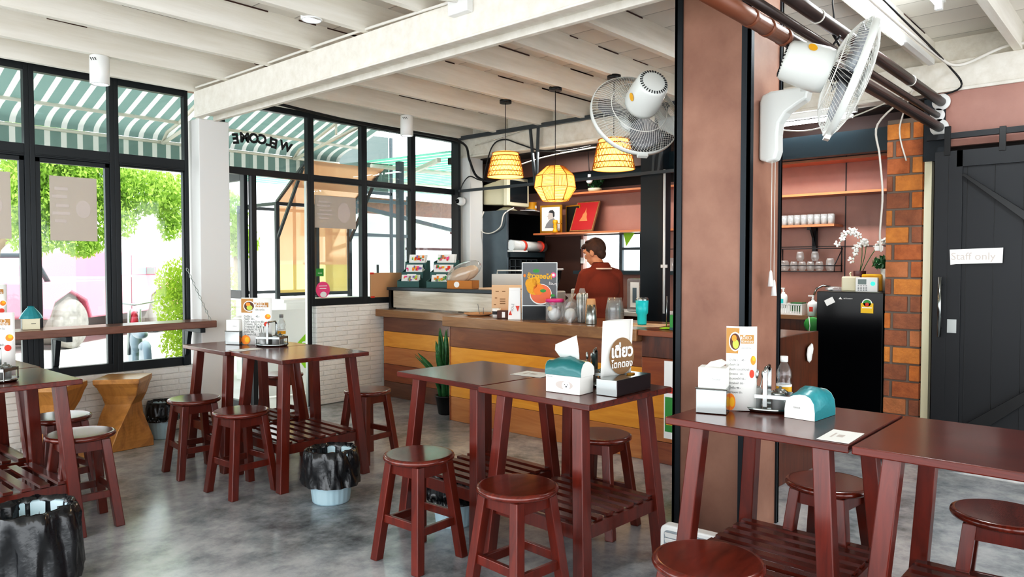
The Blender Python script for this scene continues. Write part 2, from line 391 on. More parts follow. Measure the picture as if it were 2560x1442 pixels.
# the door leaf swings outwards
f = MB('frame_black'); X_ = 3.575; w = .02
f.box(X_ - w, X_ + w, 6.64, 6.72, .02, 2.36).box(X_ - w, X_ + w, 7.38, 7.46, .02, 2.36)
for z0, z1 in ((.02, .12), (1.12, 1.2), (2.26, 2.36)): f.box(X_ - w, X_ + w, 6.72, 7.38, z0, z1)
f.box(X_ - .01, X_ + .01, 7.0, 7.04, 1.2, 2.26)
o = f.build('door_2', bevel=.003); struct(o, 'open glazed door leaf swung outwards')
MB('pane_glass').box(X_ - .002, X_ + .002, 6.72, 7.38, .12, 1.12).build('pane', o); MB('pane_glass').box(X_ - .002, X_ + .002, 6.72, 7.38, 1.2, 2.26).build('pane', o)
MB('chrome_soft').tube([(X_ - .03, 7.34, .95), (X_ - .06, 7.34, .98), (X_ - .06, 7.34, 1.3), (X_ - .03, 7.34, 1.33)], .009).build('door_handle', o)
# lettering on the glass above the door, seen from behind
mb = MB('track_black'); chars = 'WELCOME'; n = len(chars)
LP_ = [(3.967, 2.614, -14), (3.846, 2.627, -9), (3.791, 2.643, -6), (3.718, 2.653, -3), (3.629, 2.652, 0), (3.536, 2.647, 4), (3.447, 2.626, 9)]
for (x, z, a), ch in zip(LP_, chars):
    a = R(a); mb.mesh(text_mesh(ch, .125, bold=.006), face_frame((x, 6.578, z), (-math.cos(a), 0, -math.sin(a)), (math.sin(a) * -1, 0, math.cos(a))))
tag(mb.build('window_lettering', shade=False), 'black WELCOME lettering reading backwards on the glass above the door', 'sign')
# brown square pillar with dark angle trims
p = MB('brown_paint').box(3.645, 4.055, 1.645, 2.055, 0, 3.15)
struct(p.build('pillar'), 'rust brown square pillar')
for (x0, x1, y0, y1) in ((3.635, 3.65, 2.02, 2.065), (3.635, 3.68, 2.05, 2.066), (3.635, 3.65, 1.635, 1.68), (3.635, 3.685, 1.635, 1.65), (4.035, 4.065, 1.635, 1.65), (4.05, 4.066, 1.635, 1.67)):
    struct(MB('navy_metal').box(x0, x1, y0, y1, 0, 3.13).build('trim_1'), 'dark edge trim of the brown pillar')
# kitchen behind the counter
kb = MB('mauve_board'); 
kb.box(7.25, 7.33, 5.35, 6.9, 0, 2.75).box(7.25, 7.33, -.5, 4.53, 0, 2.75).box(7.25, 7.33, 4.53, 5.35, 0, 1.36).box(7.25, 7.33, 4.53, 5.35, 1.83, 2.75)
struct(kb.build('wall_back'), 'red-brown board wall of the kitchen')
seams = MB('track_black')
for y in (2.31, 4.22, 1.35, 3.2): seams.box(7.244, 7.25, y - .004, y + .004, .9, 2.72)
seams.box(7.244, 7.25, 1.3, 4.5, 1.62, 1.626)
struct(seams.build('trim_2'), 'dark joints between the wall boards')
WN[0] += 1
f = MB('steel_grey').box(7.26, 7.3, 4.53, 5.35, 1.36, 1.385).box(7.26, 7.3, 4.53, 5.35, 1.8, 1.83).box(7.26, 7.3, 4.8, 4.84, 1.38, 1.8).box(7.26, 7.3, 4.53, 4.56, 1.38, 1.8).box(7.26, 7.3, 4.56, 4.8, 1.62, 1.65)
o = struct(f.build('window_%d' % WN[0]), 'small bright kitchen window'); MB('pane_glass').box(7.28, 7.284, 4.56, 5.35, 1.385, 1.8).build('pane', o)
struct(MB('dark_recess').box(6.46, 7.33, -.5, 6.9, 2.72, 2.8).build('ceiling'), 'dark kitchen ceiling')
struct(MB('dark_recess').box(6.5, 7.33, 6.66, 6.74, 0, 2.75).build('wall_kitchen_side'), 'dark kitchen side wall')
struct(MB('soffit_and_shade_brown').box(7.235, 7.25, 5.38, 5.93, .9, 1.8).build('shade_panel_left'), 'dark brown panel painting the shade left of the kitchen window')  # shade on the board wall, put in as a dark brown panel
struct(MB('dark_recess').box(7.235, 7.25, 3.96, 6.6, 2.36, 2.72).build('shade_panel_top'), 'dark panel painting the shade at the top of the kitchen wall')  # panel added to darken the shaded top of the wall
struct(MB('soffit_and_shade_brown').box(6.75, 6.8, 1.7, 6.6, 2.5, 2.72).build('trim_3'), 'brown board under the kitchen ceiling')
struct(MB('teal_beam').box(6.46, 6.52, 1.72, 3.75, 2.385, 2.56).box(6.44, 6.54, 1.72, 3.75, 2.37, 2.39).build('trim_4'), 'dark teal steel beam over the kitchen')
struct(MB('teal_beam').box(6.9, 6.96, 3.95, 6.3, 2.42, 2.6).build('trim_5'), 'dark teal beam at the back of the kitchen')
struct(MB('navy_metal').box(6.3, 6.5, 3.73, 3.95, 0, 2.74).mat('track_black').box(6.292, 6.31, 3.7, 3.745, 0, 2.74).build('column'), 'dark steel column behind the counter')
struct(MB('white_paint').box(6.28, 6.5, 6.32, 6.56, 0, 2.74).build('column', bevel=.005), 'white column in the corner by the windows')
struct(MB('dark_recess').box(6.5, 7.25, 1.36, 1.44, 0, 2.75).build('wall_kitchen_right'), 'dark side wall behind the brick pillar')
# brick pillar, every brick in one mesh with mortar
bp = MB('brick_mortar').box(6.315, 6.53, 1.452, 1.705, 0, 2.58)
rnd = random.Random(3); z = .012; row = 0
while z < 2.55:
    y = 1.71; segs = [.175, .1] if row % 2 == 0 else [.055, .215]
    for L in segs:
        y1 = max(y - L, 1.443); 
        bp.mat('brick_%d' % rnd.randrange(5)); j = rnd.uniform(-.004, .004); zb = z
        bp.box(6.3 + j, 6.5, y1 + .007, y - .007, z, z + .119)
        y = y1 - .008
        if y < 1.46: break
    for k in range(2):
        bp.mat('brick_%d' % rnd.randrange(5)); bp.box(6.32 + k * .1, 6.41 + k * .1, 1.445, 1.46, z, z + .122)
    z += .134; row += 1
struct(bp.build('brick_pillar', bevel=.004), 'orange brick pillar')
# wall beyond the brick pillar, sliding door track
struct(MB('mauve_board').box(6.3, 6.36, -2.0, 1.36, 2.33, 2.74).build('wall_right'), 'red-brown panel above the sliding door')
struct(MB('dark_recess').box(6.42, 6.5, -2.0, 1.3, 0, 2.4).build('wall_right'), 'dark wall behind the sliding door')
struct(MB('cream_plastic').box(6.29, 6.36, 1.385, 1.435, 0, 2.23).build('trim_6'), 'cream upright strip beside the brick pillar')
struct(MB('cream_plastic').box(6.45, 6.5, 1.3, 1.38, 0, 1.9).build('trim_7'), 'cream door edge in the gap')
struct(MB('navy_metal').box(6.27, 6.37, 1.3, 1.44, 2.23, 2.72).build('trim_8'), 'dark steel post head beside the brick pillar')
struct(MB('track_black').box(6.17, 6.21, -2, 1.4, 2.37, 2.41).build('trim_9'), 'black sliding door rail')
d = MB('track_black')
d.box(6.19, 6.215, .02, 1.34, .03, 2.28)
for y in (1.22, 1.28): d.box(6.172, 6.192, y - .06 if y < 1.25 else 1.25, 1.34 if y > 1.25 else 1.25, .03, 2.28)
d.box(6.172, 6.192, .02, 1.2, 2.16, 2.28).box(6.172, 6.192, .02, 1.2, .03, .15).box(6.172, 6.192, .02, .12, .15, 2.16)
d.mat('black_plastic').bar((6.182, 1.15, 2.1), (6.182, .14, 1.25), .1, h0=.02); d.bar((6.182, .14, 1.05), (6.182, 1.15, .2), .1, h0=.02)
d.mat('black_plastic')
for k in range(6): d.box(6.187, 6.19, .28 + k * .17, .284 + k * .17, .15, 2.16)
for y in (.9,): d.box(6.165, 6.185, y, y + .04, 2.25, 2.42)
d.box(6.165, 6.185, 1.24, 1.28, 2.25, 2.46)
o = struct(d.build('door_3', bevel=.003), 'black sliding barn door with diagonal braces')
MB('chrome').tube([(6.11, 1.28, .92), (6.11, 1.28, 1.36)], .013, 12).cyl((6.11, 1.28, .98), (6.18, 1.28, .98), .008).cyl((6.11, 1.28, 1.3), (6.18, 1.28, 1.3), .008).build('door_handle', o)
MB('chrome_soft').box(6.165, 6.173, 1.18, 1.24, .95, 1.05).build('door_lock', o)
pn = MB('paper_white').poly([(6.166, 1.232, 1.56), (6.166, 1.226, 1.448), (6.166, 1.19, 1.455), (6.166, .905, 1.462), (6.166, .902, 1.57)])
pn.mat('ink_faint').mesh(text_mesh('Staff only', .075), face_frame((6.1645, 1.085, 1.508), (0, -1, 0), (0, 0, 1)))
tag(pn.build('door_notice', shade=False), 'white handwritten Staff paper taped to the black sliding door', 'notice')

# ================================================================ outdoors
struct(MB('asphalt').box(-20, 40, 6.66, 45, -.12, -.02).build('ground_outside'), 'sunlit pale ground outside')
tag(MB('bldg_white').box(-9, 16, 24, 25, 0, 3.4).mat('roof_grey').hexa([(-9.5, 22.8, 3.1), (16.5, 22.8, 3.1), (16.5, 25, 4.4), (-9.5, 25, 4.4), (-9.5, 22.8, 3.2), (16.5, 22.8, 3.2), (16.5, 25, 4.5), (-9.5, 25, 4.5)]).build('building'), 'low white building with grey roof across the street', 'building')
# striped awning
aw = thing('awning', 'green and white striped curved awning outside the windows', 'awning', (0, 0, 0))
prof = [(6.75, 3.4), (7.2, 3.26), (7.6, 3.13), (8.0, 3.0), (8.13, 2.985), (8.25, 2.96), (8.35, 2.925), (8.42, 2.885), (8.45, 2.835)]
sc = MB('awn_white', 'awn_green')
x = -3.0; k = 0
while x < 5.9:
    sc.m = k % 2
    wdt = .052 if k % 2 == 0 else .098
    sc.strip([[(x, y, z), (x + wdt, y, z)] for y, z in prof], True)
    sc.poly([(x, 8.455, 2.83), (x + wdt, 8.455, 2.83), (x + wdt, 8.455, 2.63), (x + wdt * .5, 8.455, 2.6), (x, 8.455, 2.63)])
    x += wdt; k += 1
sc.build('canopy', aw)
fr = MB('awn_frame')
for y, z in ((8.0, 2.975), (8.45, 2.815), (7.2, 3.23)): fr.tube([(-3, y, z), (5.9, y, z)], .018, 8)
fr.build('rail', aw)
for x in (-1.2, .9, 3.55, 5.2):
    t = MB('awn_frame').tube([(x, 7.0, 3.05), (x, 8.4, 2.8)], .02, 8).tube([(x, 6.8, 3.36), (x, 8.0, 2.975), (x, 8.3, 2.91), (x, 8.44, 2.8)], .018, 8)
    t.tube([(x, 7.5, 3.0), (x, 7.5, 3.12)], .014, 8).build('bracket', aw)
# corrugated green roof beyond the right-hand windows
ga = thing('side_roof', 'green and white corrugated lean-to roof beyond the corner window', 'roof')
g = MB('roof_mint', 'awn_white')
for k in range(60):
    g.m = k % 2; x = 6.35 + k * .11; w_ = .14 if k % 2 == 0 else .08; x = 6.35 + (k // 2) * .22 + (0 if k % 2 == 0 else .14)
    g.poly([(x, 6.75, 2.86 + .02 * (x - 6)), (x + w_, 6.75, 2.86 + .02 * (x - 6)), (x + w_, 13, 2.98 + .02 * (x - 6)), (x, 13, 2.98 + .02 * (x - 6))])
g.build('roof_sheet', ga)
MB('awn_frame').tube([(6.4, 8.4, 2.83), (12.8, 8.4, 2.96)], .03).tube([(6.4, 10.4, 2.86), (12.8, 10.4, 3.0)], .03).bar((6.4, 7.0, 2.78), (8.5, 11, 2.86), .05).build('roof_frame', ga)
MB('wood_choc').box(9.5, 13, 12.9, 12.95, 2.55, 2.9).build('fascia', ga); MB('bldg_white').box(9.5, 13, 12.96, 13.0, 2.25, 2.55).build('white_board', ga)
MB('dark_red').box(9.5, 13, 12.9, 12.95, 2.18, 2.25).box(9.5, 13, 12.9, 12.95, 1.78, 1.84).bar((9.9, 12.92, 1.85), (11.4, 12.92, 2.2), .06).build('rail_frame', ga)
for (x, y) in ((6.5, 7.9), (9.4, 12.9), (12.9, 12.9)): MB('steel_grey').box(x - .04, x + .04, y - .04, y + .04, -.02, 2.85).build('post', ga)
gs = thing('grey_sheet', 'grey wavy plastic sheet hanging outside the upper windows right of the door', 'sheet')
MB('dark_tint').strip([[(5.45 + i * .1, 8.6 + .02 * math.sin(i * 1.7), z) for i in range(15)] for z in (2.5, 3.3)]).build('sheet', gs)
MB('rack_teal').box(5.3, 5.42, 8.58, 8.6, 2.5, 3.3).build('edge_strip', gs); MB('steel_grey').box(5.28, 5.31, 8.57, 8.6, -.02, 3.3).box(6.88, 6.92, 8.57, 8.6, -.02, 3.3).box(5.3, 6.9, 8.57, 8.6, 2.46, 2.5).build('frame', gs)
# market stall of amber plastic sheets
st = thing('market_stall', 'small stall of amber corrugated plastic sheets on a grey steel frame', 'stall')
f = MB('steel_grey')
for x, y in ((4.7, 8.0), (5.74, 8.0), (5.25, 8.0), (4.7, 8.9), (5.74, 8.9)): f.box(x - .022, x + .022, y - .022, y + .022, -.02, 2.2)
for z in (1.09, 2.18): f.box(4.7, 5.74, 7.985, 8.015, z - .02, z + .02).box(4.7, 5.74, 8.885, 8.915, z - .02, z + .02)
for x in (4.7, 5.74): f.box(x - .015, x + .015, 8.0, 8.9, 2.16, 2.2).bar((x, 8.0, 2.2), (x - .1, 7.2, 2.6), .03).bar((x, 8.0, 1.75), (x - .08, 7.3, 2.55), .03)
f.build('stall_frame', st)
MB('poly_orange').box(4.72, 5.23, 8.03, 8.035, 1.45, 2.16).box(5.27, 5.72, 8.03, 8.035, 1.45, 2.16).hexa([(4.7, 8.0, 2.2), (5.74, 8.0, 2.2), (5.64, 7.15, 2.6), (4.6, 7.15, 2.6), (4.7, 8.0, 2.205), (5.74, 8.0, 2.205), (5.64, 7.15, 2.605), (4.6, 7.15, 2.605)]).build('amber_sheet', st)
MB('poly_yellow').box(4.72, 5.23, 8.03, 8.035, 1.11, 1.45).box(5.27, 5.72, 8.03, 8.035, 1.11, 1.45).build('amber_sheet', st)
MB('bldg_white').box(4.66, 5.8, 7.75, 8.95, -.02, 1.0).box(4.6, 5.9, 7.7, 9.0, 1.0, 1.04).build('stall_counter', st, bevel=.01)
# white notice panel and sign stand
sg = thing('sign_board', 'green diamond sign with white Thai lettering leaning outside the door', 'sign', (4.5, 7.35, 0), R(-12))
MB('ink_white').box(-.3, .3, -.01, .01, .0, .95).build('board', sg)
gm = MB('ink_green', 'lime'); gm.m = 1; gm.poly([(-.02, -.013, .5), (.13, -.013, .28), (.3, -.013, .3), (.3, -.013, .83)]).build('green_diamond', sg, shade=False)
MB('ink_white').mesh(text_mesh('เตี๋ยว', .2, bold=.004), face_frame((.22, -.016, .5), (1, 0, 0), (0, 0, 1))).build('lettering', sg, shade=False)
# parked bits to the right of the door outside: benches and posts
sh = thing('carport', 'grey steel carport with white panels beyond the right-hand windows', 'shelter')
MB('steel_grey').box(6.5, 6.58, 9.6, 9.68, -.02, 2.5).box(8.1, 8.18, 9.6, 9.68, -.02, 2.6).box(6.5, 8.2, 9.6, 9.66, 1.9, 1.95).box(6.5, 8.2, 9.6, 9.66, 2.45, 2.5).bar((6.5, 9.6, 2.45), (9.5, 9.6, 2.0), .06).build('carport_frame', sh)
MB('bldg_white').box(6.6, 8.1, 9.7, 9.73, .9, 1.9).box(6.4, 9.6, 10.2, 10.25, 1.9, 2.3).build('white_panel', sh)
MB('white_paint').box(6.0, 7.3, 9.2, 9.5, 1.45, 1.49).build('wall_ledge', sh)
for x in (6.06, 7.24): MB('steel_grey').tube([(x, 9.35, 0), (x, 9.35, 1.45)], .02).build('ledge_post', sh)

# foliage
def leafmass(name, parent, blobs, n, size, mat, seed):
    rd = random.Random(seed); vs = []; fs = []
    wts = [b[3] ** 2 for b in blobs]
    for i in range(n):
        cx, cy, cz, r, sz = rd.choices(blobs, wts)[0]
        d = V((rd.gauss(0, 1), rd.gauss(0, 1), rd.gauss(0, 1))).normalized() * (rd.random() ** .4) * r
        p = V((cx + d.x, cy + d.y, cz + d.z * sz))
        q = Euler((rd.uniform(0, 6.3), rd.uniform(0, 6.3), rd.uniform(0, 6.3))).to_matrix(); s = size * rd.uniform(.6, 1.3)
        a, b_ = q @ V((s, 0, 0)), q @ V((0, s * .42, 0)); k = len(vs)
        vs += [p - a, p - b_, p + a, p + b_]; fs.append((k, k + 1, k + 2, k + 3))
    me = bpy.data.meshes.new(name); me.from_pydata([tuple(v) for v in vs], [], fs); me.materials.append(MATS[mat])
    o = bpy.data.objects.new(name, me); COL.objects.link(o); o.parent = parent; return o
tr = thing('tree', 'leafy green tree with drooping branches beyond the left windows', 'tree', (0, 0, 0))
MB('bark').tube([(2.6, 11.9, 0), (2.7, 11.8, 1.6), (3.0, 11.5, 3.2)], [.13, .1, .06], 10).tube([(2.7, 11.8, 1.6), (3.6, 10.9, 2.9)], [.06, .03]).tube([(2.9, 11.6, 2.6), (4.5, 10.5, 3.2)], [.05, .02]).build('trunk', tr)
leafmass('foliage', tr, [(3.1, 10.2, 2.3, .42, 1.2), (2.8, 10.3, 1.9, .35, 1), (3.4, 10.1, 2.6, .45, 1), (3.95, 10.0, 2.45, .42, .9), (4.35, 10.0, 2.3, .3, 1.2), (2.9, 10.2, 2.85, .5, 1), (4.3, 10, 1.95, .16, 1.2), (3.25, 10.1, 1.75, .28, .8), (3.6, 10.0, 2.1, .3, 1.2), (2.6, 10.2, 2.3, .4, 1)], 24000, .034, 'leaves', 1)
tr = thing('tree', 'thin green tree seen through the open doorway', 'tree', (0, 0, 0))
MB('bark').tube([(7.1, 13.6, 0), (7.1, 13.6, 1.8), (7.2, 13.4, 3.2)], [.06, .05, .03], 8).build('trunk', tr)
leafmass('foliage', tr, [(6.75, 13.3, 2.3, .45, 1.2), (7.1, 13.4, 1.9, .35, 1), (6.4, 13.3, 2.6, .4, 1)], 1800, .07, 'leaves', 2)
sb = thing('shrub', 'bright yellow-green bush beside the motorbike outside', 'shrub', (0, 0, 0))
MB('bark').tube([(4.15, 9.3, 0), (4.15, 9.3, .9)], .03).build('stem', sb)
leafmass('foliage', sb, [(4.1, 9.2, .95, .36, 1.0), (4.2, 9.25, .5, .36, 1), (4.1, 9.25, 1.25, .3, 1), (4.6, 9.6, .6, .5, 1.1), (4.7, 9.7, 1.15, .4, 1)], 14000, .026, 'leaves_yellow', 3)
sb = thing('shrub', 'green hedge bush seen through the window behind the card racks', 'shrub', (0, 0, 0))
MB('bark').tube([(8.6, 11.2, 0), (8.6, 11.2, 1)], .03).build('stem', sb)
leafmass('foliage', sb, [(8.5, 11.2, 1.2, .6, .8), (9.2, 11.0, 1.0, .6, .8)], 1500, .07, 'leaves_yellow', 4)

# red pickup truck: local x forward, y to its left, origin under the rear axle
tk = thing('pickup_truck', 'red pickup truck, colour lightened for sun glare, parked outside the left windows', 'truck', (3.87, 15.03, -.02), R(41.5))  # sun glare on the red paint is put into its pale colour
W = .88
body = MB('truck_red')
side = [(-1.1, .62), (-1.1, 1.18), (1.05, 1.2), (1.12, 1.25), (1.35, 1.72), (2.45, 1.74), (3.05, 1.26), (4.05, 1.12), (4.2, .95), (4.2, .55), (3.75, .5), (3.6, .82), (3.25, .98), (2.85, .82), (2.7, .5), (.6, .5), (.45, .82), (0, 1.0), (-.45, .82), (-.6, .55)]
body.prism([(x, -W, z) for x, z in side], (0, 2 * W, 0)).build('truck_body', tk, bevel=.03)
gl = MB('car_glass')
for s in (-1, 1): gl.prism([(1.3, s * (W + .004), 1.27), (1.48, s * (W + .004), 1.64), (1.95, s * (W + .004), 1.66), (1.95, s * (W + .004), 1.27)], (0, .004 * s, 0)).prism([(2.02, s * (W + .004), 1.27), (2.02, s * (W + .004), 1.66), (2.4, s * (W + .004), 1.66), (2.92, s * (W + .004), 1.27)], (0, .004 * s, 0))
gl.build('side_window', tk)
for s in (-1, 1):
    MB('truck_red').box(2.6, 2.75, s * W, s * (W + .2), 1.25, 1.42).mat('rim').box(2.59, 2.6, s * (W + .02), s * (W + .19), 1.27, 1.41).build('side_mirror', tk, bevel=.02)
    MB('dark_red').box(2.0, 2.012, s * W, s * (W + .006), .58, 1.22).build('door_seam', tk)
MB('navy_metal').tube([(-.5, -.8, 1.15), (-.75, -.72, 1.62), (-.75, .72, 1.62), (-.5, .8, 1.15)], .045, 10).tube([(-1.05, -.8, 1.15), (-.75, -.72, 1.55)], .035, 8).tube([(-1.05, .8, 1.15), (-.75, .72, 1.55)], .035, 8).build('roll_bar', tk)
MB('chrome_soft').box(4.2, 4.3, -.85, .85, .45, .65).build('bumper', tk, bevel=.03)
for x in (0, 3.22):
    MB('wheel_arch').cyl((x, -.8, .52), (x, .8, .52), .46, n=28).build('wheel_arch', tk)
    for s in (-1, 1):
        wh = MB('tyre').lathe([(.24, -.12), (.39, -.12), (.43, -.08), (.43, .08), (.39, .12), (.24, .12)], (0, 0, 0), 32)
        wh.mat('rim').lathe([(.02, .1), (.12, .1), (.2, .06), (.25, .1), (.25, -.1), (.02, -.08)], (0, 0, 0), 24)
        o = wh.build('wheel', tk); o.location = (x, s * .82, .43); o.rotation_euler = (R(90), 0, 0)
# motorbike behind the shrub
mo = thing('motorbike', 'grey motorbike half hidden behind the bright bush', 'motorbike', (3.72, 9.6, -.02), R(75))
for x in (-.6, .6):
    o = MB('moto_grey').lathe([(.2, -.04), (.27, -.04), (.29, 0), (.27, .04), (.2, .04)], (0, 0, 0), 24).mat('rim').lathe([(.02, .02), (.2, .01), (.2, -.01), (.02, -.02)], (0, 0, 0), 24).build('wheel', mo); o.location = (x, 0, .29); o.rotation_euler = (R(90), 0, 0)
MB('moto_grey').ball((-.1, 0, .62), .24, (1.5, .35, .25)).ball((.3, 0, .5), .15, (.6, .5, 1.1)).ball((-.55, 0, .5), .14, (1, .5, .4)).build('fairing', mo)
MB('chrome_soft').tube([(.6, .06, .29), (.42, .06, .9)], .02).tube([(.6, -.06, .29), (.42, -.06, .9)], .02).tube([(.4, -.3, 1.0), (.42, 0, .95), (.4, .3, 1.0)], .014).build('front_fork', mo)
MB('moto_red').ball((.5, 0, .75), .12, (.6, .5, 1)).build('front_cowl', mo)
struct(MB('cream_paint').box(6.4, 6.46, -3.5, 6.62, 2.96, 3.15).build('wall_above_beam'), 'wall strip above the white beam')
struct(MB('cream_paint').box(-2.5, 6.5, -3.6, -3.5, 2.6, 3.15).build('wall_behind'), 'lintel of the open side behind the viewer')

# ================================================================ counter
def plank_panel(mb, x, y0, y1, bands, th=.03, axis='x', sgn=-1):
    """horizontal boards stacked on an upright face"""
    for z0, z1, mname, off in bands:
        mb.mat(mname)
        if axis == 'x': mb.box(x - th - off, x, y0, y1, z0, z1 - .002)
        else: mb.box(y0, y1, x - th - off, x, z0, z1 - .002)
ct = thing('service_counter', 'long wooden plank service counter with a golden middle band', 'counter')
c_ = MB('dark_recess').box(4.74, 5.3, 1.94, 4.98, 0, .93)
c_.build('carcass', ct)
t = MB('wood_slab').box(4.62, 5.4, 2.93, 5.02, .885, .975); t.build('counter_top', ct, bevel=.006)
f = MB('wood_red'); plank_panel(f, 4.74, 2.93, 5.0, [(0, .225, 'wood_orange', 0), (.225, .69, 'wood_gold', .001), (.69, .885, 'wood_red', .004)])
plank_panel(f, 5.0, 4.7, 5.35, [(0, .235, 'wood_rust', 0), (.235, .69, 'wood_orange', 0), (.69, .885, 'wood_red', 0)], -.01, 'y')
f.build('front_boards', ct, bevel=.004)
f = MB('wood_rust').box(4.64, 5.38, 1.92, 2.93, .93, .972); plank_panel(f, 4.735, 1.92, 2.93, [(0, .16, 'wood_rust', .004), (.16, .33, 'wood_orange', 0), (.33, .52, 'wood_gold', 0), (.52, .77, 'wood_rust', .003), (.77, .93, 'dark_wood', .006)])
f.build('end_section', ct, bevel=.004)
MB('dark_wood').box(4.69, 5.4, 1.895, 1.925, 0, .975).build('end_panel', ct, bevel=.004)
ct = thing('bar_counter', 'set-back bar counter with raised bamboo front beside the white brick wall', 'counter')
MB('dark_recess').box(5.14, 5.6, 5.02, 6.5, 0, .9).build('carcass', ct)
f = MB('wood_choc'); plank_panel(f, 5.14, 5.02, 6.5, [(0, .17, 'wood_choc', 0), (.17, .36, 'wood_rust', .002), (.36, .55, 'wood_orange', 0), (.55, .72, 'wood_gold', .001), (.72, .88, 'wood_choc', .003)])
f.build('front_boards', ct, bevel=.004)
MB('wood_slab').box(5.02, 5.2, 5.02, 6.53, .885, .962).build('ledge', ct, bevel=.005)
MB('bamboo_panel').box(5.2, 5.24, 4.6, 6.48, .976, 1.165).build('raised_front', ct, bevel=.003)
MB('black_plastic').box(5.2, 5.24, 6.44, 6.52, .962, 1.17).build('end_cap', ct)
MB('steel_grey').box(5.17, 5.66, 4.6, 6.52, 1.168, 1.2).build('raised_top', ct, bevel=.004)

# ================================================================ high stools
def make_stool(name, label, group=None):
    t = thing(name, label, 'stool', group=group)
    MB('seat_wood').lathe([(.0, .49), (.155, .49), (.172, .498), (.176, .508), (.172, .518), (.162, .522), (.155, .5222), (.08, .5222), (.0, .5222)], n=40, cap=False).build('seat', t)
    for sx, sy in ((-1, -1), (1, -1), (1, 1), (-1, 1)):
        MB('leg_wood').leg((sx * .148, sy * .148, 0), (sx * .095, sy * .095, .49), .046, .046).build('leg', t, bevel=.004)
    def off(z): return .148 - (.148 - .095) * z / .49
    a = off(.455)
    for s in (-1, 1):
        MB('leg_wood').box(-a + .02, a - .02, s * a - .01, s * a + .012, .43, .488).build('apron', t)
        MB('leg_wood').box(s * a - .01, s * a + .012, -a + .02, a - .02, .43, .488).build('apron', t)
    a = off(.19)
    for s in (-1, 1):
        MB('leg_wood').box(-a + .015, a - .015, s * a - .01, s * a + .01, .165, .205).build('stretcher', t, bevel=.003)
        MB('leg_wood').box(s * a - .01, s * a + .01, -a + .015, a - .015, .19, .23).build('stretcher', t, bevel=.003)
    return t
SG = 'round wooden stools around the tables'
spots = [  # x, y, turn, label
    (2.38, 2.755, 2, 'round-seated dark red stool in front of the middle table, nearer the windows'),
    (2.315, 2.05, -4, 'round-seated dark red stool in front of the middle table, nearer the brown pillar'),
    (3.33, 2.34, 6, 'dark stool behind the middle table in front of the golden counter band'),
    (2.335, 4.43, 3, 'round-seated stool in front of the table by the door, beside the black-bagged pail'),
    (2.33, 5.08, -5, 'round-seated stool in front of the table by the door, nearer the twisted wood seats'),
    (3.36, 4.47, 4, 'round-seated stool between the door-side table and the white brick wall'),
    (3.36, 5.66, 8, 'stool behind the door-side table, just inside the open doorway'),
    (1.425, 4.50, -3, 'pale-topped stool beside the near corner of the window-side table'),
    (1.50, 5.10, 5, 'pale-topped stool behind another along the window-side table'),
    (2.13, 1.08, 3, 'red-brown stool nearest the viewer in front of the pillar-side table'),
    (3.25, 1.09, -6, 'dark stool on the far side of the pillar-side table, below the black fridge'),
    (3.27, .46, 4, 'dark stool cut off at the edge under the table near the black sliding door'),
    (2.2, .42, 0, 'stool at the bottom edge in front of the table nearest the viewer'),
]
st0 = make_stool('wooden_stool', spots[0][3], SG)
for i, (x, y, rz, lb) in enumerate(spots):
    if i == 0: st0.location = (x, y, 0); st0.rotation_euler.z = R(rz)
    else: dup(st0, (x, y, 0), R(rz), lb, SG)

# ================================================================ high tables
def make_table(label):
    t = thing('high_table', label, 'table', group='square high tables')
    hx, hy = .33, .345
    MB('table_wood_b').box(-hx, hx, -hy, hy, .822, .85).build('tabletop', t, bevel=.004)
    B, T_ = (.335, .30), (.25, .235)
    for sx, sy in ((-1, -1), (1, -1), (1, 1), (-1, 1)):
        MB('leg_wood').leg((sx * B[0] * .93, sy * B[1], 0), (sx * T_[0], sy * T_[1], .822), .062, .058).build('leg', t, bevel=.004)
    def off(z): k = z / .822; return B[0] * .93 * (1 - k) + T_[0] * k, B[1] * (1 - k) + T_[1] * k
    a, b_ = off(.27)
    for s in (-1, 1):
        MB('leg_wood').box(-a + .02, a - .02, s * b_ - .012, s * b_ + .012, .235, .295).build('shelf_rail', t)
        MB('leg_wood').box(s * a - .012, s * a + .012, -b_ + .02, b_ - .02, .235, .295).build('shelf_rail', t)
    sl = MB('table_wood_b')
    for k in range(7):
        x = -a + .045 + k * (2 * a - .09) / 6; sl.box(x - .022, x + .022, -b_, b_, .297, .312)
    sl.build('slatted_shelf', t)
    return t
tabs = [(2.955, 2.885, -2.5, 'square half of the middle high table, farther from the brown pillar'),
        (2.895, 2.185, -2.0, 'half of the middle high table carrying the tissue box and white paper sign'),
        (2.8, 4.485, -1.5, 'red-brown half of the door-side high table, nearer the white brick wall'),
        (2.78, 5.185, -1.5, 'half of the door-side high table nearer the white column'),
        (2.885, 1.14, 0, 'half of the pillar-side high table that carries the condiment caddy'),
        (2.885, .44, 0, 'empty half of the pillar-side high table in the near corner'),
        (1.03, 4.60, 1, 'shiny grey-topped half of the window-side high table, nearest the viewer'),
        (1.03, 5.30, 1, 'far half of the window-side high table next to the window shelf')]
t0 = make_table(tabs[0][3])
for i, (x, y, rz, lb) in enumerate(tabs):
    if i == 0: t0.location = (x, y, 0); t0.rotation_euler.z = R(rz)
    else: dup(t0, (x, y, 0), R(rz), lb)

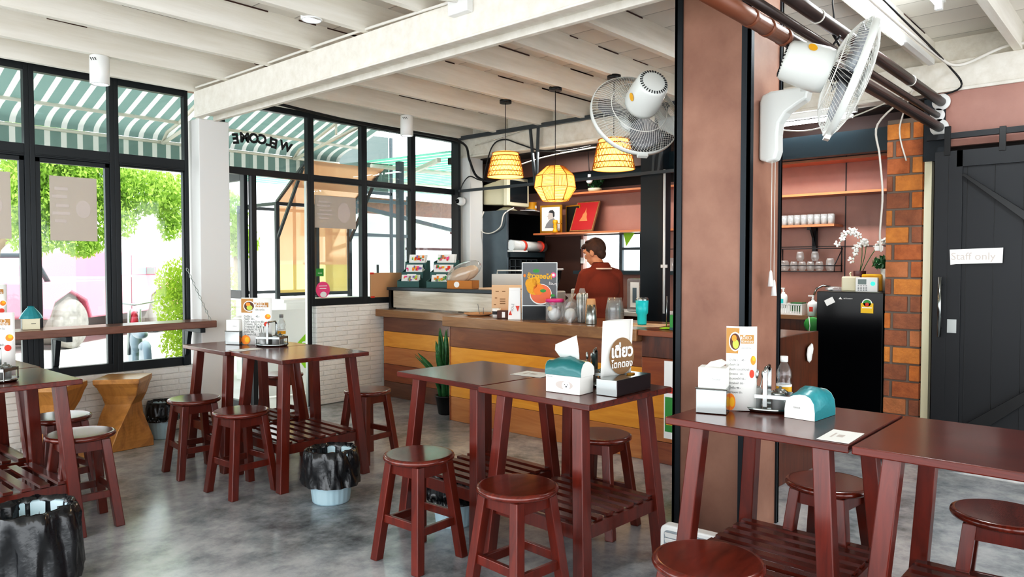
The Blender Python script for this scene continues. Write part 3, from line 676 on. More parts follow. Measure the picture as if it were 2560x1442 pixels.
# ================================================================ window shelf, twisted seats
sh = thing('window_shelf', 'long brown wooden bar shelf in front of the left windows', 'shelf')
MB('bar_shelf_wood').box(-1.5, 3.05, 6.19, 6.5, .905, .965).build('shelf_board', sh, bevel=.006)
for x in (.4, 1.9, 2.93):
    MB('navy_metal').box(x - .022, x + .022, 6.2, 6.55, .865, .903).prism([(x - .018, 6.5, .66), (x - .018, 6.55, .62), (x - .018, 6.55, .865), (x - .018, 6.44, .865)], (.036, 0, 0)).box(x - .02, x + .02, 6.52, 6.56, .55, .9).build('bracket', sh, bevel=.003)
chn = MB('chrome_soft')
p0, p1 = V((2.95, 6.54, 1.42)), V((3.02, 6.25, .965))
for k in range(15):
    c0 = p0.lerp(p1, (k + .5) / 15); d = (p1 - p0).normalized(); a = d.orthogonal() if k % 2 else d.cross(d.orthogonal()).normalized(); a.normalize()
    chn.tube([c0 + d * .019 * math.cos(t) + a * .009 * math.sin(t) for t in [2 * math.pi * j / 10 for j in range(10)]], .0028, 5, True)
chn.build('chain', sh)
def twist(name, x, y, rz, label):
    mb = MB('zig_wood'); N = 8
    key = [(0, .165, .15, 0, 0), (.06, .163, .148, 0, 2), (.16, .135, .13, -.01, 12), (.26, .105, .115, -.015, 26), (.35, .085, .105, .0, 38), (.42, .11, .13, .01, 44), (.49, .145, .15, .005, 47), (.525, .168, .168, 0, 48), (.56, .168, .168, 0, 48)]
    lv = []
    for a_, b2 in zip(key, key[1:]):
        for q in range(4): lv.append(tuple(u + (v_ - u) * (q / 4) for u, v_ in zip(a_, b2)))
    lv.append(key[-1])
    rings = []
    for z, a, b_, ox, tw in lv:
        c4 = [(-a, -b_), (a, -b_), (a, b_), (-a, b_)]; pts = []
        for i in range(4):
            p, q = c4[i], c4[(i + 1) % 4]
            for j in range(4): pts.append((p[0] + (q[0] - p[0]) * j / 4, p[1] + (q[1] - p[1]) * j / 4))
        ct_, s_ = math.cos(R(tw)), math.sin(R(tw))
        rings.append([mb._v((ox + px * ct_ - py * s_, px * s_ + py * ct_, z)) for px, py in pts])
    for A, B in zip(rings, rings[1:]):
        for k in range(16): mb._f([A[k], A[(k + 1) % 16], B[(k + 1) % 16], B[k]], False)
    mb._f(rings[0][::-1]); mb._f(rings[-1])
    o = mb.build(name, loc=(x, y, 0), bevel=.006); o.rotation_euler.z = R(rz); return tag(o, label, 'stool')
twist('twisted_wood_seat', 2.285, 6.22, 4, 'carved twisted honey-coloured wood seat beside the small black-bagged pail')
twist('twisted_wood_seat', 1.79, 6.22, -3, 'carved twisted honey-coloured wood seat half hidden behind the window-side table')

# ================================================================ waste pails with black liners
def pail(x, y, label, h=.3, r=.125, bagtop=.36, bagbot=.14, seed=1, s=1.0):
    t = thing('waste_pail', label, 'trash can', (x, y, 0))
    def rib(tt, i): return .018 * (1 if int(tt / (2 * math.pi) * 44 + .01) % 2 else 0) if 1 <= i <= 3 else 0
    MB('pail_blue').lathe([(r * .76 * s, 0), (r * .8 * s, .01), (r * .95 * s, h * .6), (r * 1.0 * s, h), (r * 1.0 * s, h + .01), (r * .93 * s, h), (r * .74 * s, .012)], n=88, wob=rib).build('pail', t)
    rd = random.Random(seed); ph = [rd.uniform(0, 6.3) for _ in range(8)]
    def wob(tt, i):
        a = (.02 + .028 * abs(math.sin(i * 1.3 + 1))) * s
        return a * (math.sin(7 * tt + ph[0] + i * .5) + .8 * math.sin(11 * tt + ph[1] - i) + .6 * math.sin(17 * tt + ph[2] + i * .9) + .5 * math.sin(23 * tt + ph[i % 8])) + .05 * math.sin(2 * tt + ph[3] + i * .4)
    R_ = r * s
    MB('black_bag').lathe([(R_ * .55, .12), (R_ * .82, h * .6), (R_ * .93, h), (R_ * .99, h + .03), (R_ * 1.08, h + .025), (R_ * 1.14, h - .02), (R_ * 1.17, h * .75), (R_ * 1.18, h * .6), (R_ * 1.2, bagbot + .03), (R_ * 1.22, bagbot)], n=90, wob=wob, cap=False).build('bin_liner', t)
    return t
pail(2.60, 3.83, 'ribbed pale blue pail with black liner beside the door-side table', bagbot=.115, seed=2, s=1.12)
pail(2.62, 6.3, 'small ribbed pail with black liner against the white brick wall', seed=3, s=.9, h=.28, bagbot=.15)
pail(2.83, 2.98, 'pail with black liner half hidden under the middle table', seed=4, h=.27)
pail(.99, 3.80, 'large black-lined waste pail in the near corner by the window-side table', seed=5, s=1.3, h=.34, bagbot=.04)

# ================================================================ potted snake plant
sp = thing('snake_plant', 'potted snake plant with upright dark green leaves at the counter corner', 'plant', (4.88, 5.25, 0))
MB('black_plastic').lathe([(.07, 0), (.075, .01), (.1, .17), (.108, .17), (.108, .185), (.095, .185), (.09, .165), (.0, .165)], n=24, cap=False).mat('soil').disc((0, 0, .17), .092, (0, 0, 1)).build('flower_pot', sp)
rd = random.Random(11)
for k in range(26):
    a = rd.uniform(0, 6.28); lean = rd.uniform(.02, .18); h = rd.uniform(.45, .74) - lean * 1.0; w = rd.uniform(.03, .046); tw = rd.uniform(0, 3.1)
    if k < 3: a = R(110 + 25 * k); lean = .26; h = .42
    bx, by = math.cos(a) * rd.uniform(.01, .06), math.sin(a) * .05
    rows = []
    for i in range(9):
        u = i / 8; c = V((bx + math.cos(a) * lean * u * u, by + math.sin(a) * lean * u * u, .16 + h * u)); ww = w * (.75 + .6 * u) * (1 - u ** 4) + .001
        d = V((math.cos(tw + u * .8), math.sin(tw + u * .8), 0)); n_ = V((-d.y, d.x, 0))
        rows.append([c - d * ww, c + n_ * ww * .3, c + d * ww])
    MB('leaf_dark').strip(rows).build('leaf', sp, solid=.003)

# ================================================================ heater, socket, cables near pillar
ht = thing('panel_heater', 'white rounded louvred electric heater on the floor by the pillar', 'heater', (3.07, 1.7, 0), R(-72))
def rrect(w, h, r, n=6):
    pts = []
    for cx, cz, a0 in ((w - r, h - r, 0), (-w + r, h - r, 90), (-w + r, -h + r, 180), (w - r, -h + r, 270)):
        for k in range(n + 1): a = R(a0 + 90 * k / n); pts.append((cx + r * math.cos(a), cz + r * math.sin(a)))
    return pts
ht.location = (3.0, 1.605, 0); ht.rotation_euler.z = R(-86)
MB('white_plastic').prism([(x, -.03, .135 + z) for x, z in rrect(.14, .122, .03)], (0, .06, 0)).build('heater_case', ht, bevel=.008)
g = MB('white_paint', 'roof_grey'); g.m = 1
g.prism([(x, -.034, .135 + z) for x, z in rrect(.118, .1, .018)], (0, .005, 0)); g.m = 0
for k in range(7): g.cb((0, -.038, .06 + k * .026), (.22, .007, .022), (R(25), 0, 0))
g.build('grille', ht)
MB('white_plastic').box(-.12, -.08, -.04, .04, .0, .016).build('foot', ht); MB('white_plastic').box(.08, .12, -.04, .04, .0, .016).build('foot', ht)
so_ = thing('power_socket', 'dark grey power socket low on the brown pillar', 'socket', (3.638, 1.955, .1))
MB('steel_grey').box(-.012, .0, -.05, .045, -.045, .045).build('back_plate', so_, bevel=.003)
MB('white_plastic').box(-.016, -.01, -.03, -.0, -.03, .03).mat('track_black').box(-.0165, -.0155, -.018, -.012, -.02, -.008).box(-.0165, -.0155, -.018, -.012, .008, .02).build('outlet', so_)
tag(MB('cable_white').tube([(3.62, 1.92, .08), (3.5, 1.86, .02), (3.3, 1.78, .03), (3.12, 1.68, .2), (3.03, 1.62, .25)], .006).build('heater_cable'), 'white cable from the heater up to the pillar socket', 'cable')

# ================================================================ pipes under the ceiling
for (y, z, r, lb, x0) in ((1.336, 2.475, .034, 'thick brown pipe, lowest of the three that run to the door wall', 1.2), (1.35, 2.566, .022, 'slim dark pipe between two thicker ceiling pipes', 1.2), (1.326, 2.662, .033, 'dark pipe, uppermost of the three that run to the door wall', 1.2)):
    t = thing('ceiling_pipe', lb, 'pipe', group='pipes running to the door wall')
    MB('pipe_brown').cyl((x0, y, z), (6.28, y, z), r, n=20).build('pipe', t)
    o = MB('white_paint').lathe([(r, 0), (r + .028, 0), (r + .028, .018), (r, .018)], n=28).build('collar', t); o.rotation_euler = (0, R(-90), 0); o.location = (6.28, y, z)
    if r > .03:
        for xx in ((2.95, 3.12, 3.3) if z < 2.5 else (3.7, 5.4)):
            o = MB('pipe_rust' if z < 2.5 else 'cable_white').cyl((xx, y, z), (xx + (.035 if z < 2.5 else .008), y, z), r + (.006 if z < 2.5 else .004), n=20).build('coupling', t)
    if z < 2.5: MB('pipe_rust').cyl((2.4, y, z), (3.3, y, z), r + .003, n=20).build('sleeve', t)
tag(MB('cable_black').tube([(3.98, 1.34, 2.98), (3.97, 1.345, 2.8), (3.985, 1.33, 2.62)], .004).tube([(3.96, 1.34, 2.64), (3.97, 1.30, 2.56), (3.98, 1.34, 2.5), (3.96, 1.3, 2.44), (3.99, 1.34, 2.40), (3.97, 1.36, 2.56), (3.96, 1.30, 2.62)], .006).tube([(3.97, 1.32, 2.5), (3.93, 1.34, 2.4), (3.95, 1.33, 2.36), (3.98, 1.33, 2.40)], .003).build('tied_cable'), 'black looped cable tied up behind the right-hand fan', 'cable')

# ================================================================ lights on and under the ceiling
def cyl_spot(x, y, ztop, label, tilt=0):
    t = thing('ceiling_spotlight', label, 'light', (x, y, ztop), R(tilt), 'white cylinder spotlights')
    b_ = MB('white_plastic').lathe([(.0, 0), (.062, 0), (.065, -.004), (.065, -.2), (.058, -.205), (.052, -.19), (.05, -.16), (0, -.16)], n=32, cap=False)
    b_.build('housing', t)
    sl = MB('track_black')
    for k in range(3): sl.bar((-.066, -.03 + k * .018, -.045), (-.0665, -.018 + k * .018, -.025), .005, h0=.002)
    sl.build('vent_slots', t).rotation_euler.z = R(30)
    MB('spot_glow').disc((0, 0, -.18), .05, (0, 0, -1)).build('lamp_glass', t)
    return t
cyl_spot(2.02, 5.84, 2.96, 'white cylinder spotlight above the left windows')
cyl_spot(4.90, 5.84, 2.96, 'white cylinder spotlight above the windows right of the door')
cyl_spot(2.60, 4.0, 3.16, 'white cylinder spotlight at the upper edge between the near joists')
t = thing('tube_light', 'bright bare tube light on the board ceiling at upper right', 'light')
MB('white_paint').box(3.9, 5.32, 1.11, 1.17, 3.1, 3.15).build('batten', t); MB('tube_glow').cyl((3.95, 1.14, 3.075), (5.26, 1.14, 3.075), .014).build('tube', t)
MB('white_plastic').box(5.26, 5.3, 1.12, 1.16, 3.05, 3.1).build('end_cap', t)
t = thing('tube_light', 'long white tube light along the joist beside the ceiling cables', 'light')
MB('white_paint').box(3.4, 6.2, 1.36, 1.4, 2.93, 2.97).build('batten', t); MB('tube_glow').cyl((3.6, 1.38, 2.915), (5.4, 1.38, 2.915), .012).build('tube', t)
t = thing('tube_light', 'glowing tube light over the kitchen behind the right-hand fan', 'light')
MB('white_paint').box(6.33, 6.38, 1.95, 2.72, 2.69, 2.735).build('batten', t); MB('tube_glow').cyl((6.35, 1.98, 2.66), (6.35, 2.7, 2.66), .016).build('tube', t)

# ================================================================ woven pendant lamps
def pend(x, y, zc, zs0, zs1, kind, label):
    t = thing('pendant_lamp', label, 'lamp', (x, y, 0), 0, 'woven pendant lamps over the counter')
    MB('black_plastic').cyl((0, 0, zc), (0, 0, zc - .03), .055, n=24).cyl((.03, 0, zc - .01), (.05, .01, zc + .025), .01).build('ceiling_rose', t)
    MB('black_plastic').tube([(0, 0, zc - .03), (0, 0, zs1 - .05)], .0035, 6).build('cord', t)
    MB('black_plastic').cyl((0, 0, zs1 - .04), (0, 0, zs1 - .1), .02).mat('bulb_glow').ball((0, 0, zs1 - .145), .034, (1, 1, 1.2)).build('bulb', t)
    s = MB('rattan_glow'); st = MB('rattan_strand')
    if kind == 0:
        r0, r1, h = .165, .118, zs1 - zs0
        s.lathe([(r0, zs0), (r0 - .012, zs0 + h * .25), (r1 + .022, zs0 + h * .6), (r1, zs1 - .02), (r1 - .012, zs1), (.03, zs1)], n=36, cap=False)
        def rad(u): return r0 + (r1 - r0) * u + .004
        for u in (0, .19, .4, .62, .82, .96): st.tube([(math.cos(a) * rad(u), math.sin(a) * rad(u), zs0 + h * u) for a in [2 * math.pi * k / 40 for k in range(40)]], .0045, 5, True)
        for (u0, u1, nn) in ((0, .19, 30), (.19, .4, 24), (.4, .62, 30), (.62, .82, 24)):
            pts = []
            for k in range(nn * 2):
                a = math.pi * k / nn; u = u0 if k % 2 else u1; pts.append((math.cos(a) * (rad(u) + .002), math.sin(a) * (rad(u) + .002), zs0 + h * u))
            st.tube(pts, .0035, 4, True)
    else:
        pr = [(.115, 0), (.185, .11), (.17, .21), (.075, .295), (.02, .3)]
        s.lathe([(r, zs0 + z) for r, z in pr], n=10, smooth=False, cap=False)
        for bi in range(3):
            (ra, za), (rb, zb) = pr[bi], pr[bi + 1]
            for k in range(10):
                a0, a1 = 2 * math.pi * k / 10, 2 * math.pi * (k + 1) / 10
                A0, A1 = V((math.cos(a0) * ra, math.sin(a0) * ra, zs0 + za)), V((math.cos(a1) * ra, math.sin(a1) * ra, zs0 + za))
                B0, B1 = V((math.cos(a0) * rb, math.sin(a0) * rb, zs0 + zb)), V((math.cos(a1) * rb, math.sin(a1) * rb, zs0 + zb))
                st.tube([A0, B0], .004, 4); st.tube([A0, A1], .004, 4)
                for j in range(1, 9):
                    u = j / 9
                    if (k + bi) % 2: st.tube([A0.lerp(A1, u) * 1.0, B0.lerp(B1, u)], .0022, 4)
                    else: st.tube([A0.lerp(B0, u), A1.lerp(B1, u)], .0022, 4)
    s.build('lamp_shade', t, shade=False); st.build('weave', t)
    l = bpy.data.lights.new('bulb_light', 'POINT'); l.energy = 4; l.color = (1, .72, .35); l.shadow_soft_size = .04
    lo = bpy.data.objects.new('bulb_light', l); COL.objects.link(lo); lo.parent = t; lo.location = (0, 0, zs1 - .19)
pend(5.075, 4.64, 2.97, 2.265, 2.49, 0, 'tapered woven rattan pendant lamp nearest the windows')
pend(4.998, 3.99, 2.97, 2.0, 2.30, 1, 'faceted ball-shaped rattan pendant lamp hanging lowest')
pend(5.0, 3.39, 2.97, 2.22, 2.465, 0, 'tapered woven rattan pendant lamp partly behind the left fan')

# ================================================================ steel hanging frame over the counter
fr = thing('hanging_steel_frame', 'dark grey steel frame hung over the counter from the ceiling', 'frame')
MB('steel_grey').box(6.2, 6.24, 2.6, 6.55, 2.945, 2.985).build('upper_bar', fr)
MB('steel_grey').box(6.2, 6.235, 2.6, 6.45, 2.32, 2.35).build('lower_bar', fr)
for a, b_ in (((6.22, 5.318, 2.95), (6.22, 5.248, 2.34)), ((6.22, 5.204, 2.95), (6.22, 5.226, 2.34)), ((6.22, 3.72, 2.95), (6.22, 3.76, 2.34)), ((6.22, 3.62, 2.95), (6.22, 3.7, 2.34))):
    MB('steel_grey').bar(a, b_, .025).build('hanger', fr)
MB('frame_black').box(6.2, 6.24, 6.44, 6.5, 1.2, 2.98).build('upright', fr)

# cables along the white beam
def cable(name, pts, r, mat, label):
    P_ = [V(p) for p in pts]; out = []
    for i in range(len(P_) - 1):
        p0, p1, p2, p3 = P_[max(i - 1, 0)], P_[i], P_[i + 1], P_[min(i + 2, len(P_) - 1)]
        for k in range(6):
            t = k / 6; out.append(.5 * ((2 * p1) + (p2 - p0) * t + (2 * p0 - 5 * p1 + 4 * p2 - p3) * t * t + (3 * p1 - p0 - 3 * p2 + p3) * t ** 3))
    out.append(P_[-1])
    return tag(MB(mat).tube(out, r, 6).build(name), label, 'cable')
cable('black_cable', [(3.3, 6.16, 2.95), (4.0, 6.15, 2.9), (4.8, 6.16, 2.87), (5.5, 6.15, 2.88), (6.05, 6.2, 2.86), (6.25, 6.3, 2.7), (6.27, 6.2, 2.5), (6.3, 6.0, 2.42)], .014, 'cable_black', 'thick black cable run under the joists above the right-hand windows')
cable('black_cable', [(6.27, 6.1, 2.42), (6.26, 5.95, 2.8), (6.25, 5.75, 2.88), (6.25, 5.5, 2.8), (6.25, 5.2, 2.7), (6.25, 4.8, 2.66), (6.26, 4.2, 2.7)], .008, 'cable_black', 'black cable looping across the white beam above the lamps')
cable('black_cable', [(6.2, 6.42, 2.1), (6.2, 6.4, 2.35), (6.24, 6.3, 2.5), (6.28, 6.15, 2.45), (6.28, 5.9, 2.42)], .007, 'cable_black', 'thin black cable hanging beside the corner camera')
cable('white_cable', [(6.25, 6.2, 2.86), (6.25, 5.7, 2.92), (6.24, 5.3, 2.96), (6.24, 5.0, 2.92)], .006, 'cable_white', 'white cable clipped beneath the steel bar')
cable('white_cable', [(6.28, 5.9, 2.5), (6.27, 5.2, 2.62), (6.27, 4.4, 2.66), (6.27, 3.9, 2.67)], .007, 'cable_white', 'white cable along the lower edge of the back beam')
cable('white_cable', [(6.22, 1.52, 2.75), (6.25, 1.76, 2.55), (6.28, 1.75, 2.3), (6.26, 1.72, 2.0), (6.28, 1.74, 1.7), (6.28, 1.73, 1.55)], .008, 'cable_white', 'white cable hanging down along the brick pillar')
cable('white_cable', [(6.2, 1.5, 2.78), (6.24, 1.6, 2.5), (6.28, 1.56, 2.25)], .006, 'cable_white', 'short white cable crossing the top of the brick pillar')
cable('white_cable', [(6.25, 1.5, 2.78), (6.3, 1.9, 2.66), (6.32, 2.3, 2.58), (6.33, 2.6, 2.62)], .006, 'cable_white', 'white cable sagging from the kitchen tube light to the brick pillar')
cable('white_cable', [(3.3, 1.30, 2.95), (4.6, 1.30, 2.93), (5.8, 1.28, 2.92), (6.2, 1.2, 2.9), (6.26, .9, 3.0), (6.27, .6, 2.96)], .012, 'cable_white', 'thick white cable bundle looping over the door-wall beam')
cable('black_cable', [(3.6, 1.25, 2.96), (4.8, 1.26, 2.94), (6.1, 1.26, 2.9), (6.26, 1.2, 2.75), (6.26, 1.45, 2.7), (6.26, 1.7, 2.68)], .007, 'cable_black', 'thin black cable beside the joist tube light')
tag(MB('white_paint').cyl((6.26, 3.66, .98), (6.26, 3.66, 2.36), .012).box(6.25, 6.275, 3.63, 3.69, 1.42, 1.45).build('white_conduit'), 'slim white conduit standing beside the dark steel column', 'pipe')
MBx = MB('white_plastic').lathe([(0, -.03), (.035, -.03), (.05, 0), (.05, .03), (0, .03)], n=24, cap=False)
cc = thing('security_camera', 'small white dome security camera on the corner column', 'camera', (6.24, 6.42, 2.21))
MB('white_plastic').lathe([(0, 0), (.052, 0), (.055, .02), (.045, .07), (0, .075)], n=24, cap=False).build('camera_body', cc).rotation_euler = (0, R(-90), R(20))
MB('black_gloss').ball((-.075, .0, 0), .028).build('lens', cc)
jb = thing('junction_box', 'square white electrical box on the long ceiling beam', 'box'); MB('white_paint').box(2.93, 2.98, 2.97, 3.13, 2.87, 3.0).build('box', jb, bevel=.006)
cable('white_cable', [(2.965, 6.35, 2.985), (2.96, 5.6, 2.975), (2.965, 4.8, 2.98), (2.96, 4.0, 2.975), (2.96, 3.13, 2.96)], .009, 'cable_white', 'white conduit clipped along the top edge of the long beam')
cable('white_cable', [(1.9, 2.9, 2.9), (2.3, 3.0, 2.93), (2.7, 3.05, 2.91), (2.95, 3.05, 2.94)], .009, 'cable_white', 'white cable reaching the electrical box from the near joists')
# ================================================================ wall fans
def make_fan(mount, hub, nrm, label, wall_n, tilt_up=(0, 0, 1), pulls=True):
    """mount: point on the pillar face; hub: centre of the guard; nrm: the way it blows"""
    t = thing('wall_fan', label, 'fan', mount)
    M0 = V(mount); n = V(nrm).normalized(); h = V(hub) - M0
    a = V(tilt_up).cross(n).normalized(); b_ = n.cross(a).normalized()
    F = Matrix((a, b_, n)).transposed().to_4x4(); F.translation = h
    Rr = .268
    g = MB('wire_white'); g.T = F
    def front(u): return Rr * (1 - u) + .075 * u, .055 * math.sin(u * math.pi / 2) ** .8 + .012
    def back(u): return Rr * (1 - u) + .07 * u, -.085 * math.sin(u * math.pi / 2) ** .7 - .012
    N = 88
    for fn, tw in ((front, .35), (back, -.35)):
        for k in range(N):
            pts = []
            for i in range(6):
                u = i / 5; r, z = fn(u); an = 2 * math.pi * k / N + tw * u; pts.append((math.cos(an) * r, math.sin(an) * r, z))
            g.tube(pts, .0011, 4, cap=False)
    def circ(r, z, w=.0025, n_=48, seg=6): g.tube([(math.cos(2 * math.pi * k / n_) * r, math.sin(2 * math.pi * k / n_) * r, z) for k in range(n_)], w, seg, True)
    circ(front(.5)[0], front(.5)[1]); circ(back(.5)[0], back(.5)[1]); circ(.075, front(1)[1], .004); circ(.07, back(1)[1], .004)
    g.build('guard', t)
    rg = MB('fan_white'); rg.T = F; rg.lathe([(Rr - .003, -.016), (Rr + .002, -.016), (Rr + .004, 0), (Rr + .002, .016), (Rr - .003, .016), (Rr - .003, -.016)], n=64, cap=False); rg.box(-.03, .03, -Rr - .02, -Rr, -.012, .012); rg.build('guard_rim', t)
    hb = MB('fan_white'); hb.T = F; hb.lathe([(0, .07), (.06, .068), (.075, .06), (.075, .05), (0, .05)], n=32, cap=False); hb.build('front_cap', t)
    sp_ = MB('black_plastic'); sp_.T = F; sp_.cyl((0, 0, -.09), (0, 0, .03), .03); sp_.build('spindle', t)
    for k in range(3):
        bl = MB('blade_clear'); bl.T = F @ Matrix.Rotation(R(120 * k + 15), 4, 'Z'); rows = []
        for i in range(7):
            u = i / 6; r = .03 + .2 * u; w = .05 + .15 * math.sin(u * 2.4) * .8; z = -.01
            rows.append([(r, -w * .5, z - .035), (r, 0, z), (r * .97, w * .5, z + .03)])
        bl.strip(rows).build('fan_blade', t, solid=.002)
    m = MB('fan_white'); m.T = F
    m.lathe([(0, -.305), (.06, -.305), (.082, -.298), (.09, -.285), (.1, -.2), (.103, -.13), (.097, -.1), (.085, -.092), (0, -.092)], n=40, cap=False).build('motor_housing', t)
    vt = MB('track_black'); vt.T = F
    for k in range(30):
        an = 2 * math.pi * k / 30; c, s_ = math.cos(an), math.sin(an)
        vt.bar((c * .064, s_ * .064, -.3058), (c * .079, s_ * .079, -.3005), .005, h0=.003)
    vt.build('vent_slots', t)
    d_ = V((-1.06, .02, 0)) if hub[1] > 2 else V((-.3, -.9, .3)); d_ = (d_ - n * d_.dot(n)).normalized(); em = MB('gold_paint'); em.disc(h - n * .2 + d_ * .1025, .024, d_, sx=.8).build('emblem', t)
    # bracket on the pillar, in the pillar face's frame
    wn = V(wall_n).normalized(); sx = V((0, 0, 1)).cross(wn).normalized()
    B = Matrix((wn, sx, V((0, 0, 1)))).transposed().to_4x4()
    br = MB('fan_white'); br.T = B
    out = []
    sidep = [(.0, -.2), (.04, -.215), (.085, -.205), (.1, -.16), (.098, -.08), (.105, -.02), (.14, .03), (.2, .065), (.24, .085), (.25, .13), (.235, .15), (.06, .15), (.012, .135), (0, .1)]
    br.prism([(x, -.042, z) for x, z in sidep], (0, .084, 0)).build('wall_bracket', t, bevel=.014, seg=3)
    nk = MB('fan_white'); p0 = B @ V((.225, 0, .12)); p1 = h - n * .18
    nk.cyl(p0, p0 + V((0, 0, .05)), .035).bar(p0 + V((0, 0, .03)), p1, .055, .06); nk.build('neck', t, bevel=.008)
    return t, B
f1, _B = make_fan((3.90, 2.057, 2.17), (3.727, 2.38, 2.325), (.51, .716, -.42), 'white wall fan with round guard facing away, left of the brown pillar', (0, 1, 0))
f2, B2 = make_fan((3.81, 1.643, 2.2), (3.49, 1.10, 2.285), (.41, -.815, -.33), 'white wall fan seen side on, right of the brown pillar', (0, -1, 0))
for dx, zz in ((-.012, -.78), (.03, -.83)):
    o = MB('wire_white').tube([(dx, -.06, -.2), (dx, -.06, zz)], .0022, 5).mat('white_plastic').lathe([(.004, 0), (.008, -.01), (.016, -.085), (.0, -.085)], (dx, -.06, zz), n=12).build('pull_cord', f2)

# ================================================================ signs, menus, paper
def leaflet_menu(x, y, rz, z, label, h=.33, w=.155, cat='menu'):
    t = thing('menu_stand', label, cat, (x, y, z), rz, 'printed table menus')
    K = w / .17
    rows = [[(-w / 2 + w * i / 8, -.012 * math.sin(math.pi * i / 8), zz) for i in range(9)] for zz in (.0, h)]
    MB('paper_white').strip(rows).build('menu_sheet', t, solid=.0012, shade=False)
    def pt(u, v, e=.0022): return (-w / 2 + w * u, -.012 * math.sin(math.pi * u) - e, h * v)
    pr = MB('ink_tan')
    pr.strip([[pt(u, .68) for u in (0, .12, .25, .38)], [pt(u, .98) for u in (0, .15, .3, .42)]])
    pr.strip([[pt(u, .80, .003) for u in (.42, .6, .75, .9)], [pt(u, .9, .003) for u in (.42, .6, .75, .9)]])
    def ell(u, v, ru, rv, m, e): pr.mat(m).poly([pt(u + ru * math.cos(a), v + rv * math.sin(a), e) for a in [2 * math.pi * k / 20 for k in range(20)]])
    ell(.28, .82, .2, .115, 'ink_white', .0035); ell(.28, .82, .17, .098, 'coffee_brown', .004); ell(.3, .79, .1, .055, 'ink_lettuce', .0045); ell(.25, .86, .08, .04, 'ink_orange', .0045)
    ell(.87, .6, .12, .075, 'ink_white', .003); ell(.88, .6, .09, .055, 'ink_orange', .004); ell(.9, .62, .05, .03, 'ink_yellow', .0045)
    ell(.84, .44, .08, .05, 'ink_red', .0035)
    ell(.15, .1, .16, .1, 'ink_orange', .0035); ell(.2, .1, .08, .06, 'ink_yellow', .0042)
    pr.build('print', t, shade=False)
    tx = MB('ink_white'); fr = lambda u, v, e=.005: face_frame(pt(u, v, e), (1, 0, 0), (0, 0, 1))
    tx.mesh(text_mesh('เตี่ยว', .03 * K), fr(.64, .87)).mesh(text_mesh('โตกตอง', .02 * K), fr(.68, .823))
    tx.mat('ink_dark')
    for k, s_ in enumerate(['น้ำเงี้ยว     45.-', 'ต้มยำ 50.-', 'ต้มยำ รวมมิตร 60.-', 'ข้าวซอย  50.-', 'ข้าวซอยไก่ 55.-', 'ข้าวมันไก่ 50.-', 'ลูกชิ้น 40.-', 'เกาเหลา 50.-']):
        me = text_mesh(s_, .0155 * K, 'LEFT'); tx.mesh(me, fr(.1, .6 - k * .055, .004 + .006))
    tx.mesh(text_mesh('เปิด ทุกวัน', .013 * K), fr(.64, .745))
    tx.build('lettering', t, shade=False)
    return t
AW = R(-48)   # sheets turned to face the room
leaflet_menu(2.87, 1.315, R(-60), .853, 'tall printed Thai menu standing behind the metal tissue box by the brown pillar', w=.12, h=.345)
leaflet_menu(2.82, 5.10, R(-55), .853, 'tall printed Thai menu on the door-side table, back-lit by the window', w=.24, h=.35)
leaflet_menu(1.075, 4.70, R(-28), .853, 'printed Thai menu with food pictures on the window-side table', w=.2, h=.34)
leaflet_menu(1.44, 6.35, R(-20), .967, 'printed menu standing on the window shelf at the far left', w=.2, h=.34)
# corner table sign in its metal box
t = thing('paper_sign', 'folded white paper sign with a brown disc and Thai name on the middle table', 'sign', (2.945, 1.985, .9), R(-8))
rows = [[(-.1 + .2 * i / 10 + (zz > .1) * .015, -.022 * math.sin(math.pi * i / 10), zz) for i in range(11)] for zz in (0, .285)]
MB('paper_white').strip(rows).build('sheet', t, solid=.0012, shade=False)
rows = [[(-.085 + .2 * i / 10 + (zz > .1) * .015, .03 * math.sin(math.pi * i / 10), zz) for i in range(11)] for zz in (0, .285)]
MB('paper_white').strip(rows).build('sheet', t, solid=.0012, shade=False)
fr = face_frame((.022, -.026, .115), (1, 0, 0), (.03, 0, 1))
MB('ink_brown').disc((.022, -.0255, .115), .088, (0, -1, 0), n=40).build('brown_disc', t, shade=False)
fr = face_frame((.022, -.0275, .135), (1, 0, 0), (0, 0, 1)); fr2 = face_frame((.022, -.0275, .075), (1, 0, 0), (0, 0, 1))
MB('ink_white').mesh(text_mesh('เตี่ยว', .078, bold=.003), fr).mesh(text_mesh('โตกตอง', .046, bold=.001), fr2).build('lettering', t, shade=False)
t = thing('metal_holder', 'long chrome box holding the white paper sign on the middle table', 'holder', (2.97, 1.965, .851), R(-58))
MB('chrome').box(-.155, .155, -.055, .055, 0, .075).build('box', t, bevel=.002); MB('chrome_dark_reflection').box(-.15, .15, -.0565, -.055, .004, .071).build('front_reflection', t); MB('gold').ball((.06, 0, .078), .02, (1.5, .8, .25)).build('spoon', t)  # dark reflection on the long side painted as a darker metal panel
t.rotation_euler.z = R(2); t.location = (2.935, 1.925, .851)

